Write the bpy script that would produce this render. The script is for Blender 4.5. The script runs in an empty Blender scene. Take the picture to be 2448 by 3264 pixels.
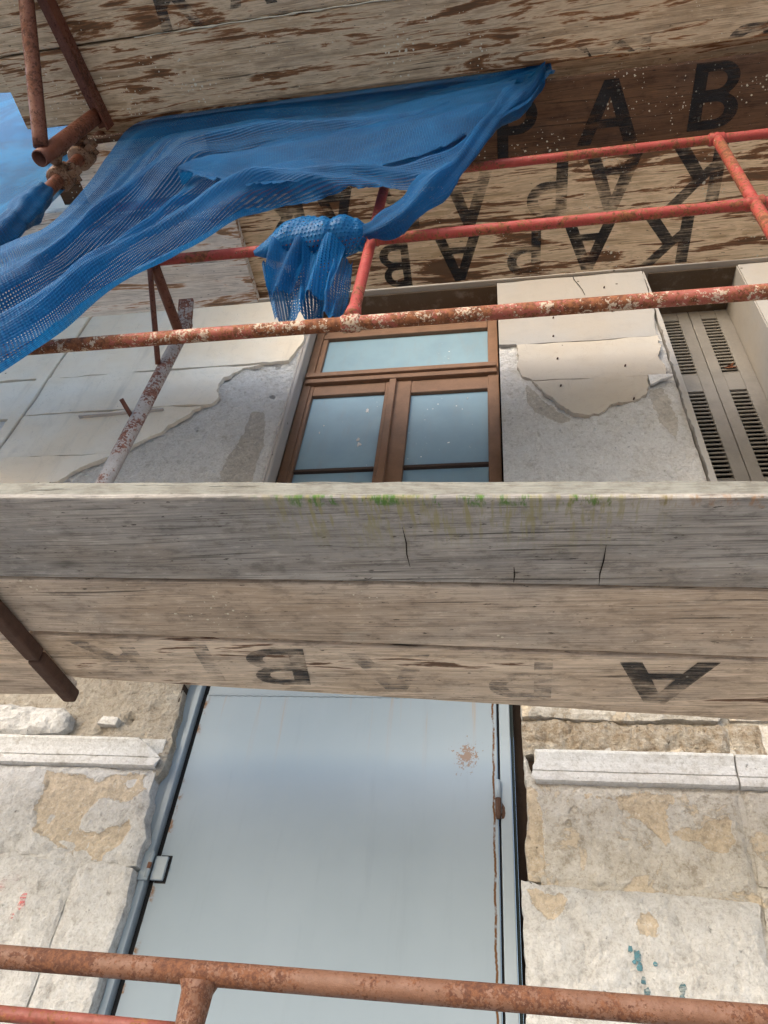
import bpy, bmesh, math, random
import numpy as np
from mathutils import Vector, Matrix, noise
from mathutils.geometry import delaunay_2d_cdt, tessellate_polygon

random.seed(7)
scene = bpy.context.scene
COL = scene.collection
R = math.radians

# ------------------------------------------------------------------ camera
cam_data = bpy.data.cameras.new('camera')
cam = bpy.data.objects.new('camera', cam_data)
COL.objects.link(cam)
right = Vector((0.98606434, 0.1396146, 0.09047034))
up = Vector((0.03075453, -0.68741175, 0.72561646))
fwd = Vector((-0.16349702, 0.71272214, 0.68212599))
m = Matrix((right, up, -fwd)).transposed().to_4x4()
m.translation = Vector((0.0, -2.0, 1.6))
cam.matrix_world = m
cam_data.sensor_fit = 'HORIZONTAL'
cam_data.sensor_width = 36.0
cam_data.lens = 711.0 / 768.0 * 36.0
cam_data.clip_start = 0.02
cam_data.clip_end = 2000.0
scene.camera = cam

# ------------------------------------------------------------------ world, sun, exposure (bright overcast day)
SUN_AZ = Vector((-0.50, -0.86, 0)).normalized()
SUN_EL = R(24)
world = bpy.data.worlds.new('World')
scene.world = world
world.use_nodes = True
wn = world.node_tree
wn.nodes.clear()
w_out = wn.nodes.new('ShaderNodeOutputWorld')
w_bg = wn.nodes.new('ShaderNodeBackground')
w_sky = wn.nodes.new('ShaderNodeTexSky')
w_sky.sky_type = 'NISHITA'
w_sky.sun_disc = False
w_sky.sun_elevation = SUN_EL
w_sky.sun_rotation = math.atan2(SUN_AZ.x, SUN_AZ.y)
w_sky.altitude = 50
w_sky.air_density = 1.0
w_sky.dust_density = 2.0
w_sky.ozone_density = 1.0
w_bg.inputs['Strength'].default_value = 0.15
wn.links.new(w_sky.outputs[0], w_bg.inputs['Color'])
wn.links.new(w_bg.outputs[0], w_out.inputs['Surface'])

sun_data = bpy.data.lights.new('sun', 'SUN')
sun_data.energy = 1.05
sun_data.angle = R(85)
sun_data.color = (1.0, 0.982, 0.955)
sun = bpy.data.objects.new('sun', sun_data)
COL.objects.link(sun)
to_sun = Vector((SUN_AZ.x * math.cos(SUN_EL), SUN_AZ.y * math.cos(SUN_EL), math.sin(SUN_EL)))
sun.rotation_euler = (-to_sun).to_track_quat('-Z', 'Y').to_euler()
sun.location = (-6, -8, 9)

scene.view_settings.view_transform = 'Standard'
scene.view_settings.look = 'None'
scene.view_settings.gamma = 1.0
scene.view_settings.use_curve_mapping = False
scene.view_settings.exposure = 1.45
scene.render.engine = 'CYCLES'
scene.cycles.use_denoising = True
scene.cycles.use_adaptive_sampling = True
scene.cycles.adaptive_threshold = 0.03
scene.cycles.max_bounces = 7
scene.cycles.diffuse_bounces = 4
scene.cycles.glossy_bounces = 2
scene.cycles.transparent_max_bounces = 12
scene.cycles.caustics_reflective = False
scene.cycles.caustics_refractive = False


# ------------------------------------------------------------------ node helpers
class NB:
    def __init__(self, name):
        self.mat = bpy.data.materials.new(name)
        self.mat.use_nodes = True
        self.t = self.mat.node_tree
        self.t.nodes.clear()
        self.out = self.t.nodes.new('ShaderNodeOutputMaterial')
        self.bsdf = self.t.nodes.new('ShaderNodeBsdfPrincipled')
        self.t.links.new(self.bsdf.outputs[0], self.out.inputs['Surface'])

    def node(self, typ):
        return self.t.nodes.new(typ)

    def put(self, sock, v):
        if v is None:
            return
        if isinstance(v, bpy.types.NodeSocket):
            self.t.links.new(v, sock)
        elif isinstance(v, (int, float)):
            try:
                sock.default_value = v
            except TypeError:
                sock.default_value = (v, v, v)
        else:
            v = tuple(v)
            if sock.type == 'RGBA' and len(v) == 3:
                v = v + (1.0,)
            sock.default_value = v

    def coords(self, kind='Object'):
        return self.node('ShaderNodeTexCoord').outputs[kind]

    def rand_coords(self, amount=40.0):
        """object coordinates shifted per object so that no two pieces share a pattern"""
        oi = self.node('ShaderNodeObjectInfo')
        c = self.node('ShaderNodeCombineXYZ')
        k = self.math('MULTIPLY', oi.outputs['Random'], amount)
        self.put(c.inputs[0], k)
        self.put(c.inputs[1], self.math('MULTIPLY', k, 0.37))
        self.put(c.inputs[2], self.math('MULTIPLY', k, 0.71))
        v = self.node('ShaderNodeVectorMath')
        v.operation = 'ADD'
        self.put(v.inputs[0], self.coords())
        self.put(v.inputs[1], c.outputs[0])
        return v.outputs[0]

    def mapping(self, vec, scale=(1, 1, 1), loc=(0, 0, 0), rot=(0, 0, 0)):
        n = self.node('ShaderNodeMapping')
        self.put(n.inputs['Vector'], vec)
        n.inputs['Scale'].default_value = scale
        n.inputs['Location'].default_value = loc
        n.inputs['Rotation'].default_value = rot
        return n.outputs[0]

    def noise(self, vec, scale=5.0, detail=4.0, rough=0.55, dist=0.0):
        n = self.node('ShaderNodeTexNoise')
        self.put(n.inputs['Vector'], vec)
        n.inputs['Scale'].default_value = scale
        n.inputs['Detail'].default_value = detail
        n.inputs['Roughness'].default_value = rough
        n.inputs['Distortion'].default_value = dist
        return n.outputs[0]

    def voronoi(self, vec, scale, out='Distance', rand=1.0, feature='F1'):
        n = self.node('ShaderNodeTexVoronoi')
        n.feature = feature
        self.put(n.inputs['Vector'], vec)
        n.inputs['Scale'].default_value = scale
        n.inputs['Randomness'].default_value = rand
        return n.outputs[out]

    def math(self, op, a, b=0.0, clamp=False):
        n = self.node('ShaderNodeMath')
        n.operation = op
        n.use_clamp = clamp
        self.put(n.inputs[0], a)
        self.put(n.inputs[1], b)
        return n.outputs[0]

    def step(self, v, lo, hi):
        n = self.node('ShaderNodeMapRange')
        n.interpolation_type = 'SMOOTHSTEP'
        self.put(n.inputs['Value'], v)
        n.inputs['From Min'].default_value = lo
        n.inputs['From Max'].default_value = hi
        return n.outputs['Result']

    def ramp(self, fac, stops, interp='LINEAR'):
        n = self.node('ShaderNodeValToRGB')
        n.color_ramp.interpolation = interp
        e = n.color_ramp.elements
        while len(e) > 1:
            e.remove(e[-1])
        e[0].position = stops[0][0]
        c = stops[0][1]
        e[0].color = (*c, 1) if len(c) == 3 else c
        for p, c in stops[1:]:
            k = e.new(p)
            k.color = (*c, 1) if len(c) == 3 else c
        self.put(n.inputs[0], fac)
        return n.outputs[0]

    def mix(self, fac, a, b, mode='MIX'):
        n = self.node('ShaderNodeMix')
        n.data_type = 'RGBA'
        n.blend_type = mode
        n.clamp_factor = True
        self.put(n.inputs[0], fac)
        self.put(n.inputs[6], a)
        self.put(n.inputs[7], b)
        return n.outputs[2]

    def sep(self, vec):
        n = self.node('ShaderNodeSeparateXYZ')
        self.put(n.inputs[0], vec)
        return n.outputs

    def attr(self, name):
        n = self.node('ShaderNodeAttribute')
        n.attribute_name = name
        return n.outputs['Fac']

    def bump(self, height, strength=0.5, dist=0.01, normal=None):
        n = self.node('ShaderNodeBump')
        n.inputs['Strength'].default_value = strength
        n.inputs['Distance'].default_value = dist
        self.put(n.inputs['Height'], height)
        if normal is not None:
            self.put(n.inputs['Normal'], normal)
        return n.outputs[0]

    def finish(self, color, rough=0.8, normal=None, metallic=0.0, spec=0.3):
        self.put(self.bsdf.inputs['Base Color'], color)
        self.put(self.bsdf.inputs['Roughness'], rough)
        self.put(self.bsdf.inputs['Metallic'], metallic)
        self.put(self.bsdf.inputs['Specular IOR Level'], spec)
        if normal is not None:
            self.put(self.bsdf.inputs['Normal'], normal)
        return self.mat


# ------------------------------------------------------------------ materials
def wood_mat(name, light, mid, dark, stain=0.0, stain_col=(0.06, 0.026, 0.012), speck=0.0, grey=0.3,
             grey_col=(0.20, 0.185, 0.175), moss=False, chalk=0.0, knots=0.5, mottle=1.0):
    b = NB(name)
    v = b.rand_coords()
    warp = b.noise(b.mapping(v, (0.8, 4, 4)), 1.4, 2, 0.5)
    vm = b.node('ShaderNodeVectorMath'); vm.operation = 'ADD'
    cw = b.node('ShaderNodeCombineXYZ')
    b.put(cw.inputs[1], b.math('MULTIPLY', b.math('SUBTRACT', warp, 0.5), 0.035))
    b.put(vm.inputs[0], v); b.put(vm.inputs[1], cw.outputs[0])
    g = vm.outputs[0]
    broad = b.noise(b.mapping(g, (1.1, 14, 14)), 1.5, 5, 0.6)
    fine = b.noise(b.mapping(g, (3.2, 150, 150)), 1.5, 4, 0.65)
    fibre = b.noise(b.mapping(g, (6, 420, 420)), 1.0, 2, 0.6)
    blot = b.noise(b.mapping(g, (1.6, 5, 5)), 1.4, 6, 0.68)
    zone = b.noise(b.mapping(v, (1.1, 2.2, 2.2), loc=(6, 2, 9)), 1.3, 4, 0.6)
    col = b.ramp(broad, [(0.25, dark), (0.48, mid), (0.72, light)])
    col = b.mix(b.math('MULTIPLY', b.step(blot, 0.42, 0.62), grey), col, grey_col)
    col = b.mix(b.math('MULTIPLY', b.step(zone, 0.46, 0.62), 0.45), col, tuple(c * k for c, k in zip(mid, (0.80, 0.70, 0.58))))
    mott = b.noise(b.mapping(v, (8, 16, 16), loc=(1, 6, 2)), 2.2, 7, 0.72)
    col = b.mix(b.math('MULTIPLY', b.step(mott, 0.50, 0.64), 0.52 * mottle), col, tuple(c * 0.62 for c in dark))
    col = b.mix(b.math('MULTIPLY', b.step(mott, 0.45, 0.34), 0.42), col, tuple(min(1, c * 1.12) for c in light))
    col = b.mix(b.math('MULTIPLY', b.step(fine, 0.48, 0.34), 0.60), col, tuple(c * 0.42 for c in dark))
    col = b.mix(b.math('MULTIPLY', b.step(fibre, 0.48, 0.70), 0.26), col, tuple(min(1, c * 1.30) for c in light))
    col = b.mix(b.math('MULTIPLY', b.step(fibre, 0.46, 0.30), 0.35), col, tuple(c * 0.5 for c in dark))
    nick = b.noise(b.mapping(v, (16, 55, 55), loc=(7, 3, 4)), 2.0, 4, 0.6)
    col = b.mix(b.math('MULTIPLY', b.step(nick, 0.655, 0.70), 0.8), col, (0.03, 0.025, 0.02))
    if knots:
        kd = b.voronoi(b.mapping(g, (1.7, 5.5, 5.5)), 1.0)
        col = b.mix(b.math('MULTIPLY', b.step(kd, 0.10, 0.03), knots), col, tuple(c * 0.35 for c in dark))
    crk = b.noise(b.mapping(g, (1.2, 70, 70)), 1.4, 3, 0.5)
    crack = b.step(crk, 0.34, 0.27)
    col = b.mix(b.math('MULTIPLY', crack, 0.75), col, (0.025, 0.02, 0.016))
    if stain:
        s1 = b.noise(b.mapping(g, (1.35, 9.5, 9.5), loc=(3, 1, 0)), 1.7, 6, 0.64, 0.8)
        s2 = b.noise(b.mapping(g, (4.0, 62, 62)), 1.5, 4, 0.65)
        sm = b.math('ADD', s1, b.math('MULTIPLY', b.math('SUBTRACT', s2, 0.5), 0.42))
        lo = 0.63 - 0.13 * stain
        halo = b.step(sm, lo - 0.10, lo)
        core = b.step(sm, lo, lo + 0.06)
        col = b.mix(b.math('MULTIPLY', halo, 0.55), col, tuple(min(1, c * 1.2) for c in light))
        deep = b.mix(b.step(sm, lo + 0.02, lo + 0.14), tuple(min(1, c * 2.4) for c in stain_col), tuple(c * 0.8 for c in stain_col))
        col = b.mix(b.math('MULTIPLY', core, 0.9), col, deep)
    if chalk:
        ch = b.noise(b.mapping(g, (3, 10, 10), loc=(9, 4, 2)), 2.2, 7, 0.7)
        col = b.mix(b.math('MULTIPLY', b.step(ch, 0.60, 0.70), chalk), col, (0.42, 0.37, 0.30))
    if moss:
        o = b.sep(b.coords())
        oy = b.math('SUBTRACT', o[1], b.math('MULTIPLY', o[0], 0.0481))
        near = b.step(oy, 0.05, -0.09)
        edge = b.step(b.math('ADD', oy, b.math('MULTIPLY', b.math('SUBTRACT', b.noise(v, 30, 4, 0.7), 0.5), 0.03)), -0.098, -0.112)
        under = b.step(o[2], 0.012, 0.004)
        mid_x = b.math('MULTIPLY', b.step(o[0], 0.12, 0.32), b.step(o[0], 1.02, 0.80))
        mn = b.noise(b.mapping(v, (20, 7, 7)), 2.0, 5, 0.7)
        mstreak = b.noise(b.mapping(v, (60, 7, 7)), 1.4, 4, 0.7)
        a1 = b.math('MULTIPLY', b.math('MULTIPLY', near, mid_x), b.step(mstreak, 0.47, 0.62))
        a2 = b.math('MULTIPLY', b.math('MULTIPLY', b.math('MULTIPLY', edge, under), mid_x), b.step(mn, 0.50, 0.62))
        a3 = b.math('MULTIPLY', b.math('MULTIPLY', edge, b.step(o[0], 0.55, 1.0)), b.math('MULTIPLY', under, b.step(mn, 0.48, 0.62)))
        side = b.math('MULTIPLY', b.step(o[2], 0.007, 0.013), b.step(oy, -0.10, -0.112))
        algae_shade = b.mix(b.step(mott, 0.42, 0.6), (0.205, 0.205, 0.175), (0.150, 0.142, 0.118))
        col = b.mix(b.math('MULTIPLY', side, 0.8), col, algae_shade)  # algae tint that also darkens the sky-lit edge face in colour
        col = b.mix(b.math('MULTIPLY', b.math('MULTIPLY', a1, under), 0.75), col, (0.27, 0.245, 0.115))
        col = b.mix(b.math('MULTIPLY', a3, 0.6), col, (0.30, 0.15, 0.065))
        col = b.mix(b.math('MULTIPLY', a2, 0.9), col, (0.075, 0.17, 0.03))
    if speck:
        sv = b.noise(v, 5, 2, 0.5)
        dv = b.math('MULTIPLY', b.math('SUBTRACT', b.noise(v, 130, 3, 0.6), 0.5), 0.35)
        vd = b.math('ADD', b.voronoi(v, 34), dv)
        vs = b.voronoi(v, 34, 'Color')
        sz = b.math('MULTIPLY', b.step(b.sep(vs)[0], 0.35, 1.0), 0.26)
        dot = b.math('LESS_THAN', vd, b.math('MULTIPLY', sz, b.step(sv, 0.62 - 0.25 * speck, 0.75)))
        vd2 = b.math('ADD', b.voronoi(v, 90), dv)
        vs2 = b.sep(b.voronoi(v, 90, 'Color'))[1]
        dot2 = b.math('LESS_THAN', vd2, b.math('MULTIPLY', b.math('MULTIPLY', b.step(vs2, 0.4, 1.0), 0.36), b.step(sv, 0.50 - 0.2 * speck, 0.75)))
        col = b.mix(b.math('MAXIMUM', dot, dot2), col, (0.62, 0.57, 0.44))
    h = b.math('ADD', b.math('MULTIPLY', fine, 0.55), b.math('MULTIPLY', broad, 0.6))
    h = b.math('ADD', h, b.math('MULTIPLY', fibre, 0.25))
    h = b.math('SUBTRACT', h, b.math('MULTIPLY', crack, 0.8))
    return b.finish(col, 0.88, b.bump(h, 0.9, 0.005), spec=0.15)


def rust_mat(name, paint, amount=0.5, scale_noise=1.0, cream=0.35, rust_a=(0.115, 0.042, 0.02), rust_b=(0.25, 0.095, 0.04), pale=(0.55, 0.45, 0.34)):
    b = NB(name)
    v = b.rand_coords()
    big = b.noise(v, 6 * scale_noise, 3, 0.6)
    n1 = b.noise(v, 42 * scale_noise, 6, 0.72)
    n2 = b.noise(b.mapping(v, (1, 1, 1), (4, 7, 1)), 75 * scale_noise, 5, 0.7)
    n3 = b.noise(b.mapping(v, (1, 1, 1), (9, 2, 5)), 24 * scale_noise, 5, 0.75)
    n4 = b.noise(b.mapping(v, (1, 1, 1), (2, 3, 7)), 160 * scale_noise, 4, 0.65)
    rc = b.mix(b.step(n2, 0.38, 0.62), rust_a, rust_b)
    mask = b.math('ADD', b.math('MULTIPLY', n1, 0.55), b.math('MULTIPLY', n4, 0.45))
    mask = b.math('ADD', mask, b.math('MULTIPLY', b.math('SUBTRACT', big, 0.5), 0.55))
    lo = 0.64 - 0.26 * amount
    rust = b.step(mask, lo, lo + 0.045)
    pc = b.mix(b.math('MULTIPLY', b.step(n3, 0.4, 0.7), 0.45), paint, tuple(min(1, c * 1.35 + 0.03) for c in paint))
    pc = b.mix(b.math('MULTIPLY', b.step(n4, 0.5, 0.66), 0.35), pc, tuple(c * 0.5 for c in paint))
    col = b.mix(rust, pc, rc)
    cm = b.math('ADD', b.math('MULTIPLY', n3, 0.6), b.math('MULTIPLY', n4, 0.4))
    lo2 = 0.70 - 0.17 * cream
    cr = b.step(cm, lo2, lo2 + 0.035)
    col = b.mix(b.math('MULTIPLY', cr, 0.85), col, pale)
    h = b.math('ADD', b.math('MULTIPLY', n1, 0.7), b.math('MULTIPLY', cr, 0.35))
    h = b.math('ADD', h, b.math('MULTIPLY', n4, 0.35))
    rough = b.math('ADD', 0.5, b.math('MULTIPLY', rust, 0.35))
    return b.finish(col, rough, b.bump(h, 0.6, 0.004), spec=0.3)


def plaster_smooth_mat(name, base, warm):
    b = NB(name)
    v = b.coords()
    a = b.noise(v, 1.7, 4, 0.6)
    c = b.noise(v, 9, 6, 0.65)
    f = b.noise(v, 120, 4, 0.6)
    drip = b.noise(b.mapping(v, (9, 9, 1.1)), 1.6, 5, 0.6)
    col = b.mix(b.step(a, 0.35, 0.65), base, warm)
    col = b.mix(b.math('MULTIPLY', b.step(c, 0.5, 0.75), 0.22), col, tuple(x * 0.72 for x in base))
    col = b.mix(b.math('MULTIPLY', b.step(drip, 0.54, 0.74), 0.30), col, (0.36, 0.33, 0.29))
    hair = b.noise(b.mapping(v, (1, 1, 1), (3, 5, 8)), 5.5, 8, 0.6, 1.5)
    line = b.step(b.math('ABSOLUTE', b.math('SUBTRACT', hair, 0.5)), 0.0035, 0.0)
    col = b.mix(b.math('MULTIPLY', line, 0.35), col, (0.22, 0.19, 0.16))
    pv = b.voronoi(v, 16)
    pit = b.math('LESS_THAN', pv, b.math('MULTIPLY', b.step(b.sep(b.voronoi(v, 16, 'Color'))[0], 0.86, 1.0), 0.12))
    col = b.mix(pit, col, (0.10, 0.085, 0.07))
    h = b.math('ADD', b.math('MULTIPLY', c, 0.7), b.math('MULTIPLY', f, 0.12))
    h = b.math('SUBTRACT', h, b.math('ADD', b.math('MULTIPLY', line, 0.05), b.math('MULTIPLY', pit, 0.3)))
    return b.finish(col, 0.82, b.bump(h, 0.35, 0.012), spec=0.2)


def render_rough_mat(name, pale, mid, dirt_shade, under, peel=True, pit=0.5, bump=0.8, grain=1.0, flake=0.0):
    """rough lime render / weathered stone, with an optional peel mask carried by the mesh"""
    b = NB(name)
    v = b.coords()
    n0 = b.noise(v, 2.6, 4, 0.6)
    n1 = b.noise(v, 11 * grain, 8, 0.7)
    n2 = b.noise(v, 46 * grain, 6, 0.7)
    n3 = b.noise(v, 170 * grain, 4, 0.6)
    col = b.ramp(b.math('ADD', b.math('MULTIPLY', n1, 0.6), b.math('MULTIPLY', n2, 0.4)), [(0.33, dirt_shade), (0.46, mid), (0.60, pale)])
    col = b.mix(b.math('MULTIPLY', b.step(n0, 0.50, 0.72), 0.55), col, mid)
    fl = None
    if flake:
        fn = b.noise(b.mapping(v, (1, 1, 1), (2, 8, 5)), 7.5, 9, 0.66, 0.4)
        lo = 0.62 - 0.12 * flake
        fl = b.step(fn, lo, lo + 0.018)
        rim = b.math('MULTIPLY', b.step(fn, lo - 0.02, lo), b.math('SUBTRACT', 1.0, fl))
        col = b.mix(b.math('MULTIPLY', fl, 0.8), col, under)
        col = b.mix(b.math('MULTIPLY', rim, 0.35), col, dirt_shade)  # thin edge shadow of the flakes, painted into the colour
    pm = None
    if peel:
        p = b.math('ADD', b.attr('peel'), b.math('MULTIPLY', b.math('SUBTRACT', n1, 0.5), 1.25))
        p = b.math('ADD', p, b.math('MULTIPLY', b.math('SUBTRACT', n2, 0.5), 0.55))
        p = b.math('MULTIPLY', p, b.step(b.attr('peel'), 0.02, 0.2))
        pm = b.step(p, 0.49, 0.53)
        ucol = b.mix(b.step(n2, 0.35, 0.65), tuple(c * 0.78 for c in under), under)
        ucol = b.mix(b.math('MULTIPLY', b.step(n1, 0.5, 0.7), 0.4), ucol, tuple(min(1, c * 1.3) for c in under))
        col = b.mix(pm, col, ucol)
        rim2 = b.math('MULTIPLY', b.step(p, 0.44, 0.49), b.math('SUBTRACT', 1.0, pm))
        col = b.mix(b.math('MULTIPLY', rim2, 0.5), col, tuple(min(1, c * 1.15) for c in pale))
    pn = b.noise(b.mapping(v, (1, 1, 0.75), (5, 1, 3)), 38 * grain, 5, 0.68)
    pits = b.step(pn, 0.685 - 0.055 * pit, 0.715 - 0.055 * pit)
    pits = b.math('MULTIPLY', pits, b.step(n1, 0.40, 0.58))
    col = b.mix(b.math('MULTIPLY', pits, 0.75), col, tuple(c * 0.36 for c in dirt_shade))
    grit = b.noise(b.mapping(v, (1, 1, 1), (8, 2, 6)), 85 * grain, 5, 0.72)
    col = b.mix(b.math('MULTIPLY', b.step(grit, 0.47, 0.34), 0.40), col, dirt_shade)  # low grit darkened in colour: relief shade painted together with dirt
    col = b.mix(b.math('MULTIPLY', b.step(grit, 0.54, 0.68), 0.45), col, tuple(min(1, c * 1.22) for c in pale))
    col = b.mix(b.math('MULTIPLY', b.step(n2, 0.44, 0.33), 0.35), col, dirt_shade)  # hollows tinted darker as well, standing in for shade in the relief
    scr = b.noise(b.mapping(v, (9, 9, 26), rot=(0, 0.6, 0)), 1.6, 6, 0.7, 0.8)
    col = b.mix(b.math('MULTIPLY', b.step(scr, 0.55, 0.72), 0.30), col, dirt_shade)
    col = b.mix(b.math('MULTIPLY', b.step(n3, 0.50, 0.34), 0.22), col, tuple(c * 0.6 for c in dirt_shade))
    h = b.math('ADD', b.math('MULTIPLY', n1, 0.45), b.math('MULTIPLY', n2, 0.30))
    h = b.math('ADD', h, b.math('MULTIPLY', n3, 0.10))
    h = b.math('ADD', h, b.math('MULTIPLY', grit, 0.26))
    h = b.math('ADD', h, b.math('MULTIPLY', scr, 0.24))
    h = b.math('SUBTRACT', h, b.math('MULTIPLY', pits, 0.16))
    if pm is not None:
        h = b.math('SUBTRACT', h, b.math('MULTIPLY', pm, 0.12))
    if fl is not None:
        h = b.math('SUBTRACT', h, b.math('MULTIPLY', fl, 0.06))
    return b.finish(col, 0.92, b.bump(h, 1.0, 0.055 * bump), spec=0.12)


def plain_mat(name, col, rough=0.6, spec=0.3, var=0.25, scale=6.0, metallic=0.0, bumps=0.15):
    b = NB(name)
    v = b.rand_coords()
    n = b.noise(v, scale, 6, 0.65)
    n2 = b.noise(v, scale * 9, 4, 0.6)
    c = b.mix(b.math('MULTIPLY', b.step(n, 0.35, 0.7), var), col, tuple(x * 0.55 for x in col))
    c = b.mix(b.math('MULTIPLY', b.step(n2, 0.5, 0.75), var * 0.6), c, tuple(min(1, x * 1.4 + 0.01) for x in col))
    return b.finish(c, rough, b.bump(b.math('ADD', n, b.math('MULTIPLY', n2, 0.3)), bumps, 0.006), metallic, spec)


def door_mat():
    b = NB('grey_door_paint')
    v = b.coords()
    n0 = b.noise(v, 1.5, 4, 0.6)
    n1 = b.noise(b.mapping(v, (12, 12, 1.2)), 1.4, 6, 0.65)
    n2 = b.noise(v, 26, 5, 0.65)
    wave = b.noise(v, 3.2, 2, 0.4)
    o = b.sep(v)
    col = b.mix(b.step(n0, 0.38, 0.62), (0.252, 0.304, 0.346), (0.270, 0.322, 0.366))
    col = b.mix(b.math('MULTIPLY', b.step(n1, 0.52, 0.75), 0.18), col, (0.17, 0.19, 0.205))
    # rust bleeding down from the weld at the top
    top = b.step(o[2], 2.42, 2.74)
    streak = b.noise(b.mapping(v, (26, 1, 0.9)), 1.3, 4, 0.7)
    col = b.mix(b.math('MULTIPLY', b.math('MULTIPLY', top, b.step(streak, 0.56, 0.72)), 0.38), col, (0.33, 0.21, 0.10))
    # rubbed, rusting spot near the right edge
    dx = b.math('MULTIPLY', b.math('ADD', o[0], 0.130), 26.0)
    dz = b.math('MULTIPLY', b.math('SUBTRACT', o[2], 2.552), 22.0)
    d = b.math('SQRT', b.math('ADD', b.math('MULTIPLY', dx, dx), b.math('MULTIPLY', dz, dz)))
    n5 = b.noise(v, 110, 5, 0.75)
    spot = b.math('ADD', b.math('MULTIPLY', d, 0.50), b.math('ADD', b.math('MULTIPLY', b.math('SUBTRACT', n2, 0.5), 1.5), b.math('MULTIPLY', b.math('SUBTRACT', n5, 0.5), 3.0)))
    col = b.mix(b.math('MULTIPLY', b.step(spot, 0.30, 0.10), 0.7), col, (0.20, 0.098, 0.040))
    # thin line of rust up the hinge edge
    ew = b.noise(b.mapping(v, (1, 1, 7)), 2.0, 4, 0.7)
    ex = b.math('SUBTRACT', o[0], b.math('ADD', -0.0475, b.math('MULTIPLY', b.math('SUBTRACT', ew, 0.5), 0.016)))
    line = b.step(b.math('ABSOLUTE', ex), 0.0042, 0.0018)
    col = b.mix(b.math('MULTIPLY', line, b.step(b.noise(v, 18, 4, 0.7), 0.34, 0.5)), col, (0.115, 0.055, 0.022))
    lx = b.step(o[0], -0.985, -1.000)
    col = b.mix(b.math('MULTIPLY', lx, b.step(n2, 0.50, 0.62)), col, (0.20, 0.12, 0.07))
    h = b.math('ADD', b.math('MULTIPLY', wave, 1.0), b.math('MULTIPLY', n2, 0.04))
    return b.finish(col, 0.72, b.bump(h, 0.14, 0.02), spec=0.06)


def glass_mat():
    b = NB('dusty_window_glass')
    v = b.coords()
    o = b.sep(v)
    n = b.noise(v, 4, 5, 0.6)
    n2 = b.noise(b.mapping(v, (9, 9, 2)), 2.5, 6, 0.7)
    col = b.mix(b.step(n, 0.35, 0.65), (0.180, 0.280, 0.345), (0.205, 0.315, 0.380))
    col = b.mix(b.math('MULTIPLY', b.step(n2, 0.5, 0.72), 0.35), col, (0.22, 0.26, 0.27))
    vd = b.voronoi(v, 26)
    vs = b.sep(b.voronoi(v, 26, 'Color'))[0]
    sn = b.noise(v, 3.2, 2, 0.5)
    dots = b.math('LESS_THAN', b.math('ADD', vd, b.math('MULTIPLY', b.math('SUBTRACT', b.noise(v, 90, 2, 0.5), 0.5), 0.25)),
                  b.math('MULTIPLY', b.math('MULTIPLY', b.step(vs, 0.80, 1.0), 0.24), b.step(sn, 0.5, 0.62)))
    vd2 = b.voronoi(v, 75)
    vs2 = b.sep(b.voronoi(v, 75, 'Color'))[1]
    dots2 = b.math('LESS_THAN', vd2, b.math('MULTIPLY', b.math('MULTIPLY', b.step(vs2, 0.955, 1.0), b.step(b.noise(v, 5, 3, 0.6), 0.5, 0.62)), 0.26))
    dots = b.math('MAXIMUM', dots, dots2)
    col = b.mix(dots, col, (0.75, 0.75, 0.72))
    rough = b.math('ADD', 0.10, b.math('MULTIPLY', dots, 0.6))
    rough = b.math('ADD', rough, b.math('MULTIPLY', b.step(n2, 0.4, 0.7), 0.14))
    return b.finish(col, 0.50, None, spec=0.36)


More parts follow.
